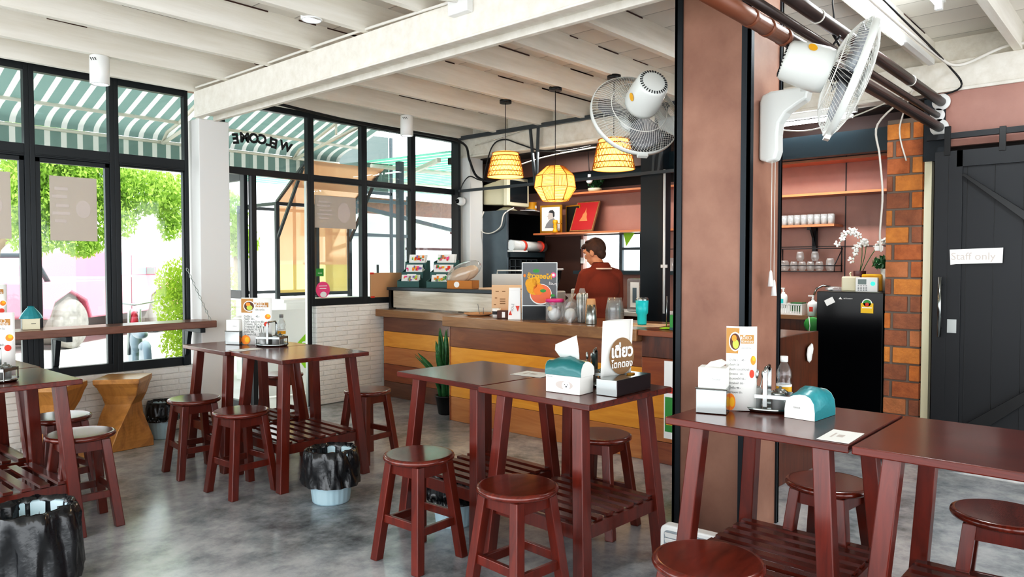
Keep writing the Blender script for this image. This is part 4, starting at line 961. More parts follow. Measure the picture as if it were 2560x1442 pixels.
# ================================================================ tissues
def tissue(x, y, rz, z, kind, label):
    t = thing('tissue_pack', label, 'tissues', (x, y, z), rz)
    if kind == 'box':
        MB('paper_white').box(-.095, .095, -.06, .06, 0, .082).build('box', t, bevel=.003)
        g = MB('ink_faint').disc((.01, -.0608, .04), .04, (0, -1, 0), sx=1.2, sy=.5); g.mat('ink_white').disc((.02, -.0614, .038), .022, (0, -1, 0)); g.mat('ink_dark').disc((.022, -.062, .034), .004, (0, -1, 0)).disc((.014, -.062, .043), .0022, (0, -1, 0)).disc((.03, -.062, .043), .0022, (0, -1, 0)); g.mat('ink_grey')
        g.mesh(text_mesh('tissue', .014), face_frame((-.07, -.0615, .075), (1, 0, 0), (0, 0, 1))).build('print', t, shade=False)
        z0, hw, hd, hh = .083, .1, .058, .085
    elif kind == 'metal':
        MB('chrome').box(-.06, .06, -.05, .05, 0, .098).box(-.064, .064, -.054, .054, .098, .104).build('box', t, bevel=.003)
        MB('paper_white').box(-.052, .056, -.045, .045, .104, .185).mat('ink_grey').mesh(text_mesh('tissue', .014), face_frame((.02, -.0458, .14), (1, 0, 0), (0, 0, 1))).build('pack', t, bevel=.006, shade=False)
        MB('paper_white').strip([[(-.03, -.02, .185), (.0, -.01, .187), (.03, -.02, .185)], [(-.01, -.01, .205), (.02, 0, .21), (.05, -.01, .198)], [(.0, .02, .2), (.03, .02, .215), (.06, .02, .2)]]).build('tissue_sheet', t); return t
    elif kind == 'cream':
        MB('cream_plastic').box(-.055, .055, -.05, .05, 0, .075).box(-.058, .058, -.053, .053, .075, .08).mat('ink_dark').box(.0, .03, -.0535, -.053, .04, .044).build('box', t, bevel=.006)
        MB('teal_wrap_l').lathe([(.078, .08), (.07, .1), (.05, .13), (.03, .155), (.02, .165), (.024, .172), (.0, .176)], n=14, smooth=False, cap=False, sy=.75).build('wrap', t); return t
    else: z0, hw, hd, hh = 0, .095, .06, .118
    w = MB('teal_wrap' if kind == 'box' else 'teal_wrap_l')
    q = [(-hw, -hd, z0), (hw, -hd, z0), (hw, hd, z0), (-hw, hd, z0)]
    rows = []
    for k in range(9):
        a = math.pi * k / 8; yy = -math.cos(a) * hd; zz = z0 + hh * (.42 + .58 * math.sin(a) ** .8)
        rows.append([(-hw * (1 if i in (0,) else 1) + 2 * hw * i / 8, yy, zz - (.02 * abs(i - 4) / 4) + .004 * math.sin(i * 2.2 + k)) for i in range(9)])
    w.strip(rows); w.poly([(-hw, -hd, z0), (hw, -hd, z0)] + rows[0][::-1]).poly([(-hw, hd, z0), (hw, hd, z0)] + rows[-1][::-1])
    w.build('wrap', t, shade=False)
    e = MB('paper_white')
    for s in (-1, 1):
        e.poly([(s * (hw + .001), r_[0][1], r_[4 + 4 * s][2] + .001) for r_ in rows] + [(s * (hw + .001), hd, z0), (s * (hw + .001), -hd, z0)])
        if s < 0: e.build('end_flap', t, shade=False); e = MB('paper_white')
    e.build('end_flap', t, shade=False)
    if kind != 'box': MB('ink_dark').mesh(text_mesh('tissue', .012), face_frame((-hw - .002, .01, z0 + .045), (0, -1, 0), (0, 0, 1))).build('lettering', t, shade=False)
    if kind == 'box':
        MB('paper_white').strip([[(-.05, 0, z0 + hh - .012), (.0, .006, z0 + hh - .004), (.055, 0, z0 + hh - .012)], [(-.075, -.012, z0 + hh + .025), (-.01, .0, z0 + hh + .035), (.05, .0, z0 + hh + .04)], [(-.085, .006, z0 + hh + .05), (-.02, -.008, z0 + hh + .075), (.035, .006, z0 + hh + .1)]]).build('tissue_sheet', t, solid=.001, shade=False)
    return t
tissue(2.76, 2.115, R(-86), .851, 'box', 'white tissue box under a teal wrapped pack with a tissue pulled up, middle table')
tissue(2.772, 1.39, R(-72), .851, 'metal', 'chrome tissue box with a white tissue pack on top, beside the brown pillar')
tissue(2.955, 1.065, R(-4), .851, 'pack', 'teal soft tissue pack lying beside the condiment caddy')
tissue(2.74, 5.26, R(-62), .851, 'metal', 'tissue box and pack back-lit on the door-side table')
tissue(1.70, 6.38, R(-15), .967, 'cream', 'cream tissue box with a pale blue wrapped pack on the window shelf')

# ================================================================ condiment caddies
def caddy(x, y, rz, label, z=.851):
    t = thing('condiment_caddy', label, 'caddy', (x, y, z), rz, 'condiment caddies')
    MB('chrome').lathe([(0, .004), (.11, .004), (.125, .018), (.128, .018), (.114, .0), (0, 0)], n=40, cap=False, sy=.72).build('tray', t)
    r = MB('chrome_soft')
    for y_ in (-.062, .062): r.box(-.095, .095, y_ - .001, y_ + .001, .055, .07)
    for x_ in (-.095, .095): r.box(x_ - .001, x_ + .001, -.062, .062, .055, .07).box(x_ - .001, x_ + .001, -.062, -.052, .006, .07).box(x_ - .001, x_ + .001, .052, .062, .006, .07)
    r.build('rack', t)
    MB('chrome').box(-.008, .008, -.066, -.063, .006, .165).box(-.008, .008, .063, .066, .006, .165).tube([(0, -.0645, .16), (0, -.05, .178), (0, .05, .178), (0, .0645, .16)], .006, 8).build('handle', t)
    for k, (jx, jy) in enumerate(((.048, -.03), (.048, .03), (-.05, .03))):
        j = MB('cup_glass').lathe([(.024, 0), (.027, .004), (.027, .062), (.029, .066), (.027, .066), (.025, .062), (.025, .006), (0, .006)], (jx, jy, .006), n=24, cap=False).build('jar', t)
        MB('coffee_brown' if k else 'dark_red').lathe([(.0, .008), (.024, .008), (.024, .03), (0, .032)], (jx, jy, .006), n=20, cap=False).build('seasoning', j)
        MB('chrome').lathe([(.028, .066), (.029, .07), (.018, .078), (.006, .08), (.006, .088), (.0, .09)], (jx, jy, .006), n=24, cap=False).build('lid', j)
    c = MB('cup_glass').lathe([(.024, 0), (.03, .09), (.032, .09), (.029, .001)], (-.05, -.03, .006), n=24, cap=False).build('cutlery_cup', t)
    for k in range(5):
        a = k * 1.3; MB('chrome_soft').tube([(-.05 + .01 * math.cos(a), -.03 + .01 * math.sin(a), .012), (-.05 + .035 * math.cos(a), -.03 + .03 * math.sin(a), .14)], .0022, 5).ball((-.05 + .037 * math.cos(a), -.03 + .032 * math.sin(a), .15), .011, (.6, .4, 1.4), 8, 6).build('spoon', c)
    return t
caddy(2.965, 1.245, R(-75), 'chrome condiment caddy with glass jars on the pillar-side table')
caddy(2.86, 4.955, R(-60), 'chrome condiment caddy with jars on the door-side table')
caddy(3.0, 2.14, R(-60), 'condiment jars in a chrome caddy behind the tissue box, middle table')
caddy(1.02, 4.5, R(-45), 'chrome condiment caddy at the near left edge on the window-side table')
def water_bottle(x, y, label, z=.851, cap='white_plastic'):
    t = thing('plastic_bottle', label, 'bottle', (x, y, z), 0, 'clear plastic bottles on the tables')
    MB('acrylic').lathe([(.0, 0), (.028, 0), (.03, .01), (.028, .05), (.031, .06), (.031, .095), (.026, .11), (.031, .13), (.029, .15), (.016, .18), (.012, .185), (.012, .2)], n=28, cap=False).build('bottle', t)
    MB(cap).cyl((0, 0, .188), (0, 0, .212), .0155, n=20).build('cap', t)
    MB('ink_yellow').lathe([(.0318, .062), (.0318, .085)], n=24, cap=False).mat('ink_white').lathe([(.0319, .085), (.0319, .094)], n=24, cap=False).build('paper_label', t)
water_bottle(3.09, 1.225, 'clear plastic bottle with white cap behind the pillar-side caddy')
water_bottle(3.06, 5.16, 'clear plastic bottle standing beside the door-side caddy', cap='ink_grey')
t = thing('red_jar', 'small red jar with white lid on the window shelf', 'jar', (1.57, 6.42, .966))
MB('ink_red').lathe([(0, 0), (.03, 0), (.03, .085), (0, .085)], n=20, cap=False).build('jar', t); MB('ink_white').lathe([(.0, .085), (.026, .085), (.022, .11), (0, .112)], n=20, cap=False).build('lid', t)
def card(name, x, y, rz, w, d, label, z=.8512):
    o = MB('paper_white').box(-w / 2, w / 2, -d / 2, d / 2, 0, .001)
    o.mat('ink_faint').box(-w * .2, w * .2, d * .2, d * .26, .0016, .0018).box(-w * .1, w * .1, -d * .1, d * .1, .0016, .0018)
    o = o.build(name, loc=(x, y, z)); o.rotation_euler.z = rz; return tag(o, label, 'paper', 'cards taped to the tables')
card('table_card', 2.67, .856, R(2), .19, .105, 'white card taped to the pillar-side table near the seam')
card('table_card', 2.60, 4.86, R(3), .2, .12, 'white sheet taped over the seam of the door-side table')
card('table_card', 3.07, 2.6, R(5), .16, .2, 'white sheet lying on the middle table behind the tissue box')

# posters stuck on the window glass, backs towards the room
def glass_poster(x0, x1, z0, z1, label, sk=0):
    t = thing('window_poster', label, 'poster', group='posters seen from behind on the window glass')
    MB('paper_back').hexa([(x0, 6.572, z0), (x1, 6.572, z0 - sk), (x1, 6.576, z0 - sk), (x0, 6.576, z0), (x0, 6.572, z1), (x1, 6.572, z1 - sk), (x1, 6.576, z1 - sk), (x0, 6.576, z1)]).build('sheet', t)
    g = MB('ink_faint'); w = x1 - x0; h = z1 - z0
    for u0, u1, v in ((.1, .38, .78), (.05, .36, .66), (.12, .4, .52), (.05, .42, .4), (.1, .34, .28)): g.box(x0 + w * u0, x0 + w * u1, 6.5705, 6.572, z0 + h * v, z0 + h * (v + .05))
    g.disc((x0 + w * .7, 6.571, z0 + h * .5), w * .16, (0, -1, 0), sy=1.3).build('faded_print', t)
glass_poster(1.895, 2.235, 1.64, 2.15, 'pale poster seen from behind, stuck on the window beside the tree')
glass_poster(1.25, 1.635, 1.645, 2.15, 'pinkish poster seen from behind on the leftmost visible window')
glass_poster(4.29, 4.8, 1.83, 2.165, 'grey-beige poster seen from behind on the window right of the door', .0)
t = thing('round_sticker', 'round pink sticker with a white cartoon bear face low on the window glass', 'sticker')
t['label'] = 'round pink sticker with white print low on the window glass'
MB('ink_pink').disc((4.38, 6.572, 1.19), .085, (0, -1, 0), n=40).build('disc', t); s_ = MB('ink_white').box(4.33, 4.43, 6.5705, 6.5715, 1.225, 1.233).box(4.34, 4.42, 6.5705, 6.5715, 1.2, 1.207).disc((4.385, 6.571, 1.14), .03, (0, -1, 0), sx=1.3, n=20); s_.build('print', t)
tag(MB('ink_green').box(4.3, 4.39, 6.571, 6.575, 1.33, 1.41).mat('ink_white').box(4.32, 4.37, 6.5705, 6.571, 1.36, 1.365).build('glass_sticker'), 'small pale green square sticker above the round pink one', 'sticker')
t = thing('cork_board', 'brown board with red tape at its corners leaning in the window by the counter', 'board')
MB('kraft').box(4.96, 5.52, 6.53, 6.545, 1.09, 1.36).build('board', t); MB('ink_red').box(4.95, 5.0, 6.527, 6.53, 1.345, 1.365).box(4.96, 5.01, 6.527, 6.53, 1.085, 1.105).build('red_tape', t)

# ================================================================ things on the bar counter
def card_rack(x, y, rz, label, seed):
    t = thing('card_rack', label, 'rack', (x, y, 1.2), rz, 'teal tiered card racks')
    r = MB('rack_teal')
    for s in (-.13, .13):
        r.prism([(s - .004, -.15, 0), (s - .004, -.15, .075), (s - .004, -.06, .1), (s - .004, -.05, .17), (s - .004, .03, .2), (s - .004, .04, .28), (s - .004, .12, .3), (s - .004, .14, 0)], (.008, 0, 0))
    for k in range(3): r.box(-.126, .126, -.15 + k * .09, -.143 + k * .09, k * .1, .07 + k * .1).box(-.126, .126, -.15 + k * .09, -.06 + k * .09, k * .1, .006 + k * .1)
    r.box(-.126, .126, .13, .138, 0, .3).build('tiers', t)
    rd = random.Random(seed); cs = ['ink_red', 'ink_pink', 'ink_yellow', 'ink_purple', 'ink_green', 'ink_orange', 'ink_grey', 'ink_lettuce']
    for k in range(3):
        c = MB('paper_white')
        for j in range(5): c.mat('paper_white').cb((-.0 + rd.uniform(-.012, .012), -.1 + .09 * k + j * .012, .1 * k + .085 + k * .012), (.2, .002, .11), (R(-14), 0, 0))
        for j in range(12): c.mat(rd.choice(cs)).cb((rd.uniform(-.085, .085), -.105 + .09 * k - .003 + .0, .1 * k + rd.uniform(.08, .12) + k * .012), (rd.uniform(.01, .035), .0015, rd.uniform(.015, .035)), (R(-14), 0, rd.uniform(0, 0)))
        c.build('cards', t)
    MB('ink_white').cb((0, -.066, .125), (.11, .002, .045)).mat('ink_dark').mesh(text_mesh('Scan Me', .022), face_frame((.015, -.068, .125), (1, 0, 0), (0, 0, 1))).build('name_tag', t, shade=False)
    return t
card_rack(5.37, 6.28, R(-68), 'teal tiered rack of colourful cards nearest the window', 1)
card_rack(5.42, 5.86, R(-66), 'teal tiered rack of white cards beside the cardboard box', 2)
t = thing('cardboard_box', 'open cardboard box with a round white sticker on the bar counter', 'box', (5.36, 5.5, 1.201), R(-66))
MB('box_orange').box(-.14, .14, -.1, -.096, 0, .085).box(-.14, .14, .096, .1, 0, .085).box(-.14, -.136, -.1, .1, 0, .085).box(.136, .14, -.1, .1, 0, .085).box(-.14, .14, -.1, .1, 0, .003).build('box', t); MB('ink_white').disc((-.03, -.102, .045), .03, (0, -1, 0)).build('sticker', t)
t = thing('bagged_crackers', 'clear bag of round beige crackers lying on the cardboard box', 'bag', (5.36, 5.49, 1.29), R(-60))
MB('kraft_light').ball((-.04, 0, .05), .1, (1.2, .9, .35), rot=(R(60), R(-20), 0)).ball((.05, .02, .075), .09, (1.2, .9, .3), rot=(R(60), R(-25), .2)).build('crackers', t)
MB('clear_plastic').ball((0, 0, .08), .16, (1.3, .7, .55), 12, 8, rot=(R(50), R(-25), 0)).build('bag', t)
tag(MB('kraft_light').cb((5.38, 4.98, 1.21), (.2, .42, .018), (0, 0, R(4))).build('wooden_tray', bevel=.003), 'thin pale wooden tray lying on the bar counter end', 'tray')

# ================================================================ things on the service counter (z .975)
ZC = .9765
t = thing('poster_stand', 'dark counter poster of a bowl of Thai noodle soup with yellow lettering', 'poster', (4.855, 4.045, ZC), R(-50))
MB('chrome_soft').box(-.152, .152, -.005, .004, 0, .495).build('frame', t, bevel=.003)
MB('poster_grey').box(-.146, .146, -.007, -.005, .125, .488).mat('black_gloss').box(-.146, .146, -.007, -.005, .0, .12).build('poster', t)
g = MB('ink_white'); fy = -.0085
def pd(u, v, r, m, k=0, sx=1, sy=1): g.mat(m).disc((u, fy - k * .0006, v), r, (0, -1, 0), n=32, sx=sx, sy=sy)
pd(.01, .22, .105, 'ink_white', 0, .9, .85); pd(.01, .223, .098, 'soup_orange', 1, .9, .83); pd(-.045, .275, .07, 'noodle', 2, .95, .85); pd(-.07, .31, .052, 'noodle', 3); pd(-.03, .335, .035, 'noodle', 3); pd(-.01, .26, .045, 'ink_orange', 3); pd(.03, .25, .018, 'ink_green', 4, 1.4, .8)
pd(.118, .385, .022, 'ink_pink', 1); pd(.118, .385, .012, 'ink_white', 2); pd(-.128, .38, .013, 'ink_orange', 1, .8, 1.1); pd(-.03, .42, .02, 'ink_green', 1, 1.4, .8); pd(.11, .155, .03, 'ink_pink', 1); pd(.112, .155, .013, 'ink_white', 2); pd(.11, .21, .014, 'ink_green', 1, 1.5, .8)
g.build('food_picture', t, shade=False)
MB('ink_yellow').mesh(text_mesh('ข้าวซอยไก่', .052, bold=.002), face_frame((.0, fy - .002, .372), (1, 0, -.06), (.06, 0, 1))).mat('ink_white').mesh(text_mesh('ร้อนๆ', .03), face_frame((.112, fy - .002, .31), (1, 0, -.1), (.1, 0, 1))).build('lettering', t, shade=False)
t = thing('kraft_menu', 'large brown paper menu board leaning on the counter', 'menu', (5.0, 4.50, ZC + .03), R(-48))
MB('kraft_light').cb((0, 0, .13), (.36, .004, .26), (R(-10), 0, 0)).build('sheet', t)
g = MB('ink_brown')
for k, (u, v, w_) in enumerate([(-.13, .2, .03), (-.07, .2, .03), (-.14, .14, .02), (-.15, .08, .02), (-.08, .13, .05), (-.08, .11, .05), (-.08, .09, .05), (.05, .22, .12), (0, .17, .015), (.0, .12, .015), (0, .07, .015), (.04, .17, .015), (.04, .12, .015), (.04, .07, .015)]): g.cb((u, -.004 + (v - .13) * .17, v), (w_, .002, .008 if k < 9 else .02), (R(-10), 0, 0))
g.build('print', t)
t = thing('coffee_bag', 'white side-gusset coffee bag with red triangles on the counter', 'bag', (4.75, 4.235, ZC), R(-56))
MB('ink_white').hexa([(-.055, -.035, 0), (.055, -.035, 0), (.055, .035, 0), (-.055, .035, 0), (-.05, -.012, .25), (.05, -.012, .25), (.05, .012, .25), (-.05, .012, .25)]).box(-.05, .05, -.012, -.008, .25, .275).build('bag', t, bevel=.004)
g = MB('ink_red').poly([(-.05, -.0365, .04), (-.02, -.0365, .04), (-.035, -.034, .08)]).poly([(.01, -.033, .12), (.045, -.033, .12), (.03, -.035, .07)]); g.mat('ink_grey').mesh(text_mesh('SOLE', .03), face_frame((-.015, -.034, .105), (.15, 0, 1), (-1, 0, .15))).build('print', t, shade=False)
t = thing('paper_cup', 'white printed paper cup beside the brown carton', 'cup', (4.80, 4.50, ZC)); MB('ink_white').lathe([(0, 0), (.032, 0), (.04, .085), (.038, .085)], n=24, cap=False).build('cup', t); MB('ink_dark').lathe([(.0355, .03), (.0385, .06)], n=24, cap=False).build('print', t)
tag(MB('coffee_brown').cb((4.80, 4.38, ZC + .035), (.09, .14, .07), (0, 0, R(20))).mat('ink_white').cb((4.752, 4.37, ZC + .035), (.002, .03, .05), (0, 0, R(20))).build('brown_carton', bevel=.004), 'low dark brown carton between the cup and the coffee bag', 'box')
t = thing('woven_tray', 'round brown paper plate with printed badge at the counter end', 'plate', (4.92, 4.84, ZC)); MB('kraft').lathe([(0, .004), (.1, .004), (.14, .022), (.142, .02), (.1, 0), (0, 0)], n=32, cap=False).build('plate', t); MB('ink_brown').disc((0, 0, .006), .07, (0, 0, 1), sx=1.2, sy=.8).build('badge', t)
tag(MB('ink_grey').tube([(4.95, 4.86, ZC + .01), (4.99, 4.92, ZC + .1)], .003).tube([(4.92, 4.78, ZC + .01), (4.9, 4.76, ZC + .075)], .003).build('wire_sticks'), 'two thin sticks standing on the brown paper plate', 'stick')
t = thing('plastic_jar', 'clear plastic jar with pink lid full of wrapped sweets', 'jar', (4.80, 3.835, ZC), R(-66))
MB('clear_plastic').lathe([(0, 0), (.07, 0), (.075, .01), (.075, .15), (.068, .165)], n=28, cap=False).build('jar', t); MB('pink_lid').lathe([(0, .19), (.074, .19), (.076, .185), (.076, .165), (.07, .163)], n=28, cap=False).build('lid', t); MB('ink_white').ball((0, 0, .06), .055, (1, 1, 1)).mat('ink_yellow').ball((-.03, -.04, .11), .02).build('sweets', t)
t = thing('clear_bag', 'crumpled clear plastic bag of small packs beside the straws', 'bag', (4.84, 3.70, ZC), R(-60)); MB('clear_plastic').lathe([(.06, 0), (.075, .05), (.07, .12), (.05, .17), (.02, .2), (.05, .235)], n=14, smooth=False, cap=False, wob=lambda a, i: .15 * math.sin(3 * a + i * 2)).build('bag', t); MB('ink_white').ball((0, 0, .06), .05, (1, 1, 1.1)).build('packs', t)
t = thing('straw_holder', 'clear tall holder packed with wrapped straws', 'straws', (4.88, 3.61, ZC))
MB('acrylic').lathe([(0, 0), (.045, 0), (.05, .12), (.052, .21), (.05, .21)], n=20, cap=False).build('holder', t)
for k in range(30):
    a = k * 2.4; rr_ = .038 * math.sqrt(k / 30); MB('paper_white' if k % 3 else 'clear_plastic').tube([(rr_ * math.cos(a), rr_ * math.sin(a), .004), (rr_ * 1.3 * math.cos(a), rr_ * 1.3 * math.sin(a), .22 + .01 * (k % 3))], .0045, 6).build('straw', t)
MB('clear_plastic').lathe([(.05, .19), (.052, .225), (.03, .245), (.02, .28)], n=9, cap=False, smooth=False).mat('rack_teal').ball((0, -.01, .225), .018, (1.3, 1, .5)).build('wrapper', t)
def cupstack(x, y, n_, r, h, step, mat, name, label, inv=True):
    t = thing(name, label, 'cups', (x, y, ZC))
    for k in range(n_):
        z0 = k * step; MB(mat).lathe([(r, z0), (r * 1.03, z0 + .004), (r * .74, z0 + h), (r * .7, z0 + h), (.0, z0 + h - .003)] if inv else [(0, z0), (r * .72, z0), (r, z0 + h), (r * .97, z0 + h)], n=26, cap=False).build('cup', t)
    return t
cupstack(4.87, 3.515, 8, .045, .1, .014, 'kraft', 'paper_cup_stack', 'stack of brown paper cups beside the straws')
cupstack(4.79, 3.455, 4, .043, .13, .008, 'chrome_soft', 'steel_cup_stack', 'ribbed silver cup stack in front of the plastic cups')
cupstack(4.98, 3.36, 5, .075, .12, .022, 'clear_plastic', 'plastic_cup_stack', 'large clear plastic cups stacked in front of the person')
t = thing('travel_tumbler', 'turquoise steel travel tumbler on the counter', 'tumbler', (4.99, 3.11, ZC + .004))
MB('cyan_steel').lathe([(0, 0), (.034, 0), (.036, .01), (.037, .075), (.047, .09), (.05, .19), (.0, .19)], n=32, cap=False).build('body', t); MB('chrome').lathe([(.05, .19), (.051, .2), (.047, .205), (0, .203)], n=32, cap=False).build('rim', t); MB('acrylic').lathe([(.045, .204), (.045, .212), (0, .214)], n=32, cap=False).build('lid', t)
tag(MB('kraft_light').cb((5.0, 3.1, ZC), (.28, .34, .003), (0, 0, .2)).build('place_mat'), 'pale mat under the turquoise tumbler', 'mat')
t = thing('lime_note_stand', 'lime green stand with a thin upright stick on the counter end', 'stand', (4.83, 2.80, ZC)); MB('lime').lathe([(0, .01), (.02, .008), (.05, .003), (.05, 0), (0, 0)], n=20, cap=False).build('base', t); MB('chrome_soft').tube([(0, 0, .008), (.005, 0, .24)], .0035, 6).build('stick', t)
t = thing('green_carton', 'green carton with white print half hidden by the brown pillar', 'box', (4.76, 2.66, ZC)); MB('ink_green').box(-.04, .04, -.05, .05, 0, .11).mat('rack_teal').box(-.041, .041, -.051, .051, 0, .02).build('box', t, bevel=.002); MB('ink_white').disc((-.0415, 0, .06), .018, (-1, 0, 0)).build('print', t)
t = thing('counter_banner', 'narrow coloured banner hanging on the counter end beside the pillar', 'banner'); MB('ink_white').box(4.665, 4.668, 2.60, 2.72, .2, .76).build('sheet', t); MB('ink_green').box(4.663, 4.665, 2.61, 2.71, .25, .5).mat('ink_yellow').box(4.662, 4.6635, 2.62, 2.7, .3, .36).mat('ink_red').box(4.662, 4.6635, 2.62, 2.7, .53, .57).build('print', t)

# ================================================================ kitchen
kc = thing('kitchen_cabinet', 'tall grey and black cabinet open on the side, at the left of the kitchen', 'cabinet')
MB('grey_cabinet').box(6.5, 6.54, 5.93, 6.55, 0, 2.1).build('side_panel', kc, bevel=.004)
b_ = MB('black_plastic').box(6.54, 7.22, 6.5, 6.55, 0, 2.1).box(6.54, 7.22, 5.93, 6.5, 2.06, 2.1).box(7.18, 7.22, 5.93, 6.5, 0, 2.06).box(6.54, 7.18, 5.95, 6.5, 0, .06); b_.build('carcass', kc)
MB('teal_beam').box(6.54, 7.18, 5.9, 6.5, 1.54, 1.6).build('shelf', kc); MB('teal_beam').box(6.54, 7.18, 5.95, 6.5, .9, .94).build('shelf', kc)
t = thing('wire_basket', 'grey grid organiser of small compartments inside the cabinet', 'organiser')
g = MB('steel_grey')
for k in range(6): g.box(6.56 + k * .1, 6.572 + k * .1, 5.93, 6.1, 1.24, 1.52)
for k in range(4): g.box(6.56, 7.07, 5.93, 6.1, 1.24 + k * .09, 1.25 + k * .09)
g.build('grid', t)
t = thing('wrapped_roll', 'long white plastic-wrapped roll with red tape rings on the cabinet shelf', 'roll')
MB('clear_plastic').cyl((6.52, 5.88, 1.68), (7.14, 5.88, 1.665), .068, .06, n=20).mat('paper_white').cyl((6.53, 5.88, 1.68), (7.13, 5.88, 1.665), .06, .054, n=20).build('roll', t)
for x in (6.72, 7.05): MB('ink_red').cyl((x, 5.88, 1.675), (x + .03, 5.88, 1.674), .07, .069, n=24).build('tape_ring', t)
MB('paper_white').box(6.52, 6.78, 5.84, 6.1, 1.602, 1.622).build('pack_under', t)
t = thing('crt_monitor', 'old beige tube monitor on top of the kitchen cabinet', 'monitor', (6.72, 6.12, 2.125), R(3))
MB('cream_plastic').box(-.22, .2, -.19, -.12, .03, .375).hexa([(-.2, -.12, .04), (.18, -.12, .04), (.14, .25, .06), (-.16, .25, .06), (-.2, -.12, .36), (.18, -.12, .36), (.14, .25, .3), (-.16, .25, .3)]).build('case', t, bevel=.012)
MB('crt_screen').box(-.175, .155, -.195, -.188, .075, .335).build('screen', t); MB('cream_plastic').lathe([(.12, -.022), (.13, -.01), (.05, .03), (0, .03)], n=24, cap=False).build('swivel_foot', t)
t = thing('gold_pot', 'golden ceramic pot beside the monitor on the cabinet', 'pot', (7.1, 6.05, 2.101)); MB('gold_paint').lathe([(0, 0), (.06, 0), (.07, .05), (.065, .12), (.07, .13), (.055, .128), (0, .12)], n=24, cap=False).build('pot', t); MB('ink_white').disc((0, -.072, .07), .02, (0, -1, 0), n=16).build('mark', t)
cable('white_cable', [(6.6, 5.9, 2.13), (6.48, 5.95, 2.05), (6.47, 6.0, 1.9), (6.47, 6.15, 1.83), (6.47, 6.3, 1.85), (6.47, 6.34, 1.95), (6.5, 6.3, 2.1)], .008, 'cable_white', 'pale cable drooping down the side of the kitchen cabinet')
tag(MB('ink_white').cb((7.0, 5.95, 2.112), (.3, .2, .006), (.05, 0, .3)).mat('ink_grey').cb((6.95, 5.93, 2.12), (.2, .12, .004), (.08, .05, .6)).build('loose_papers'), 'loose papers lying on top of the kitchen cabinet', 'paper')
# wall shelves
def shelf(y0, y1, z, x0, label, mat='shelf_orange', th=.022, brackets=()):
    t = thing('wall_shelf', label, 'shelf'); MB(mat).box(x0, 7.248, y0, y1, z - th, z).build('board', t)
    for y in brackets: MB('track_black').box(7.2, 7.248, y - .018, y + .018, z - .28, z - th).box(x0 + .06, 7.248, y - .018, y + .018, z - th - .025, z - th).prism([(7.2, y - .014, z - .2), (7.2, y - .014, z - .14), (x0 + .1, y - .014, z - th), (x0 + .16, y - .014, z - th)], (0, .028, 0)).build('bracket', t)
    return t
shelf(1.46, 3.7, 2.425, 7.0, 'uppermost orange-brown shelf at the right of the kitchen')
shelf(1.46, 3.7, 2.115, 7.0, 'second orange-brown shelf at the right of the kitchen')
shelf(2.33, 3.7, 1.825, 7.0, 'short shelf of upturned glasses on a black bracket', brackets=(2.58,))
shelf(3.97, 5.62, 2.30, 7.0, 'upper orange-brown shelf holding a small plant')
shelf(3.97, 5.92, 1.835, 6.98, 'long shelf holding the framed portrait and the red picture')
def glass_cup(name, x, y, z, r, h, label, grp, first=[None]):
    if name in glass_cup.c: return dup(glass_cup.c[name], (x, y, z), 0, label, grp)
    o = tag(MB('cup_glass').lathe([(r * .8, 0), (r * .84, .002), (r, h), (r * .94, h), (r * .78, .006), (0, .006)], n=18, cap=False).build(name, loc=(x, y, z)), label, 'glass', grp)
    glass_cup.c[name] = o; return o
glass_cup.c = {}
for k in range(12):
    for j in range(2): glass_cup('drinking_glass', 7.06 + j * .09, 2.38 + k * .062 + j * .02, 1.826, .028, .095 if True else 0, 'small clear glass standing in rows on the bracketed shelf', 'clear glasses on the bracketed shelf')
t = thing('wire_rack', 'black wire wall rack filled with glass jugs and jars', 'rack')
g = MB('track_black')
for z in (1.385, 1.44, 1.6): g.tube([(7.24, 2.33, z), (7.02, 2.33, z), (7.02, 3.3, z), (7.24, 3.3, z)], .004, 5)
for k in range(28): g.tube([(7.24, 2.33 + k * .035, 1.385), (7.02, 2.33 + k * .035, 1.385)], .002, 4)
g.tube([(7.02, 2.33, 1.385), (7.02, 2.33, 1.44)], .004).tube([(7.24, 2.33, 1.6), (7.02, 2.33, 1.44)], .005).tube([(7.22, 2.33, 1.38), (7.22, 2.33, 1.62)], .006)
for y in (2.6, 2.9): g.tube([(7.24, y, 1.385), (7.24, y, 1.6)], .004)
g.build('rack', t)
for k, (y, z, r, h) in enumerate([(2.4, 1.39, .04, .12), (2.5, 1.39, .038, .09), (2.58, 1.39, .038, .09), (2.66, 1.39, .038, .09), (2.74, 1.39, .038, .09), (2.54, 1.485, .036, .09), (2.68, 1.485, .036, .09), (2.84, 1.39, .055, .1)]):
    tag(MB('cup_glass').lathe([(0, .004), (r * .7, .0), (r, h * .3), (r * .9, h * .8), (r * .7, h), (r * .65, h)], n=18, cap=False).build('glass_jar', loc=(7.12, y, z)), 'clear glass jar in the black wire wall rack', 'jar', 'glass jars in the wire rack')
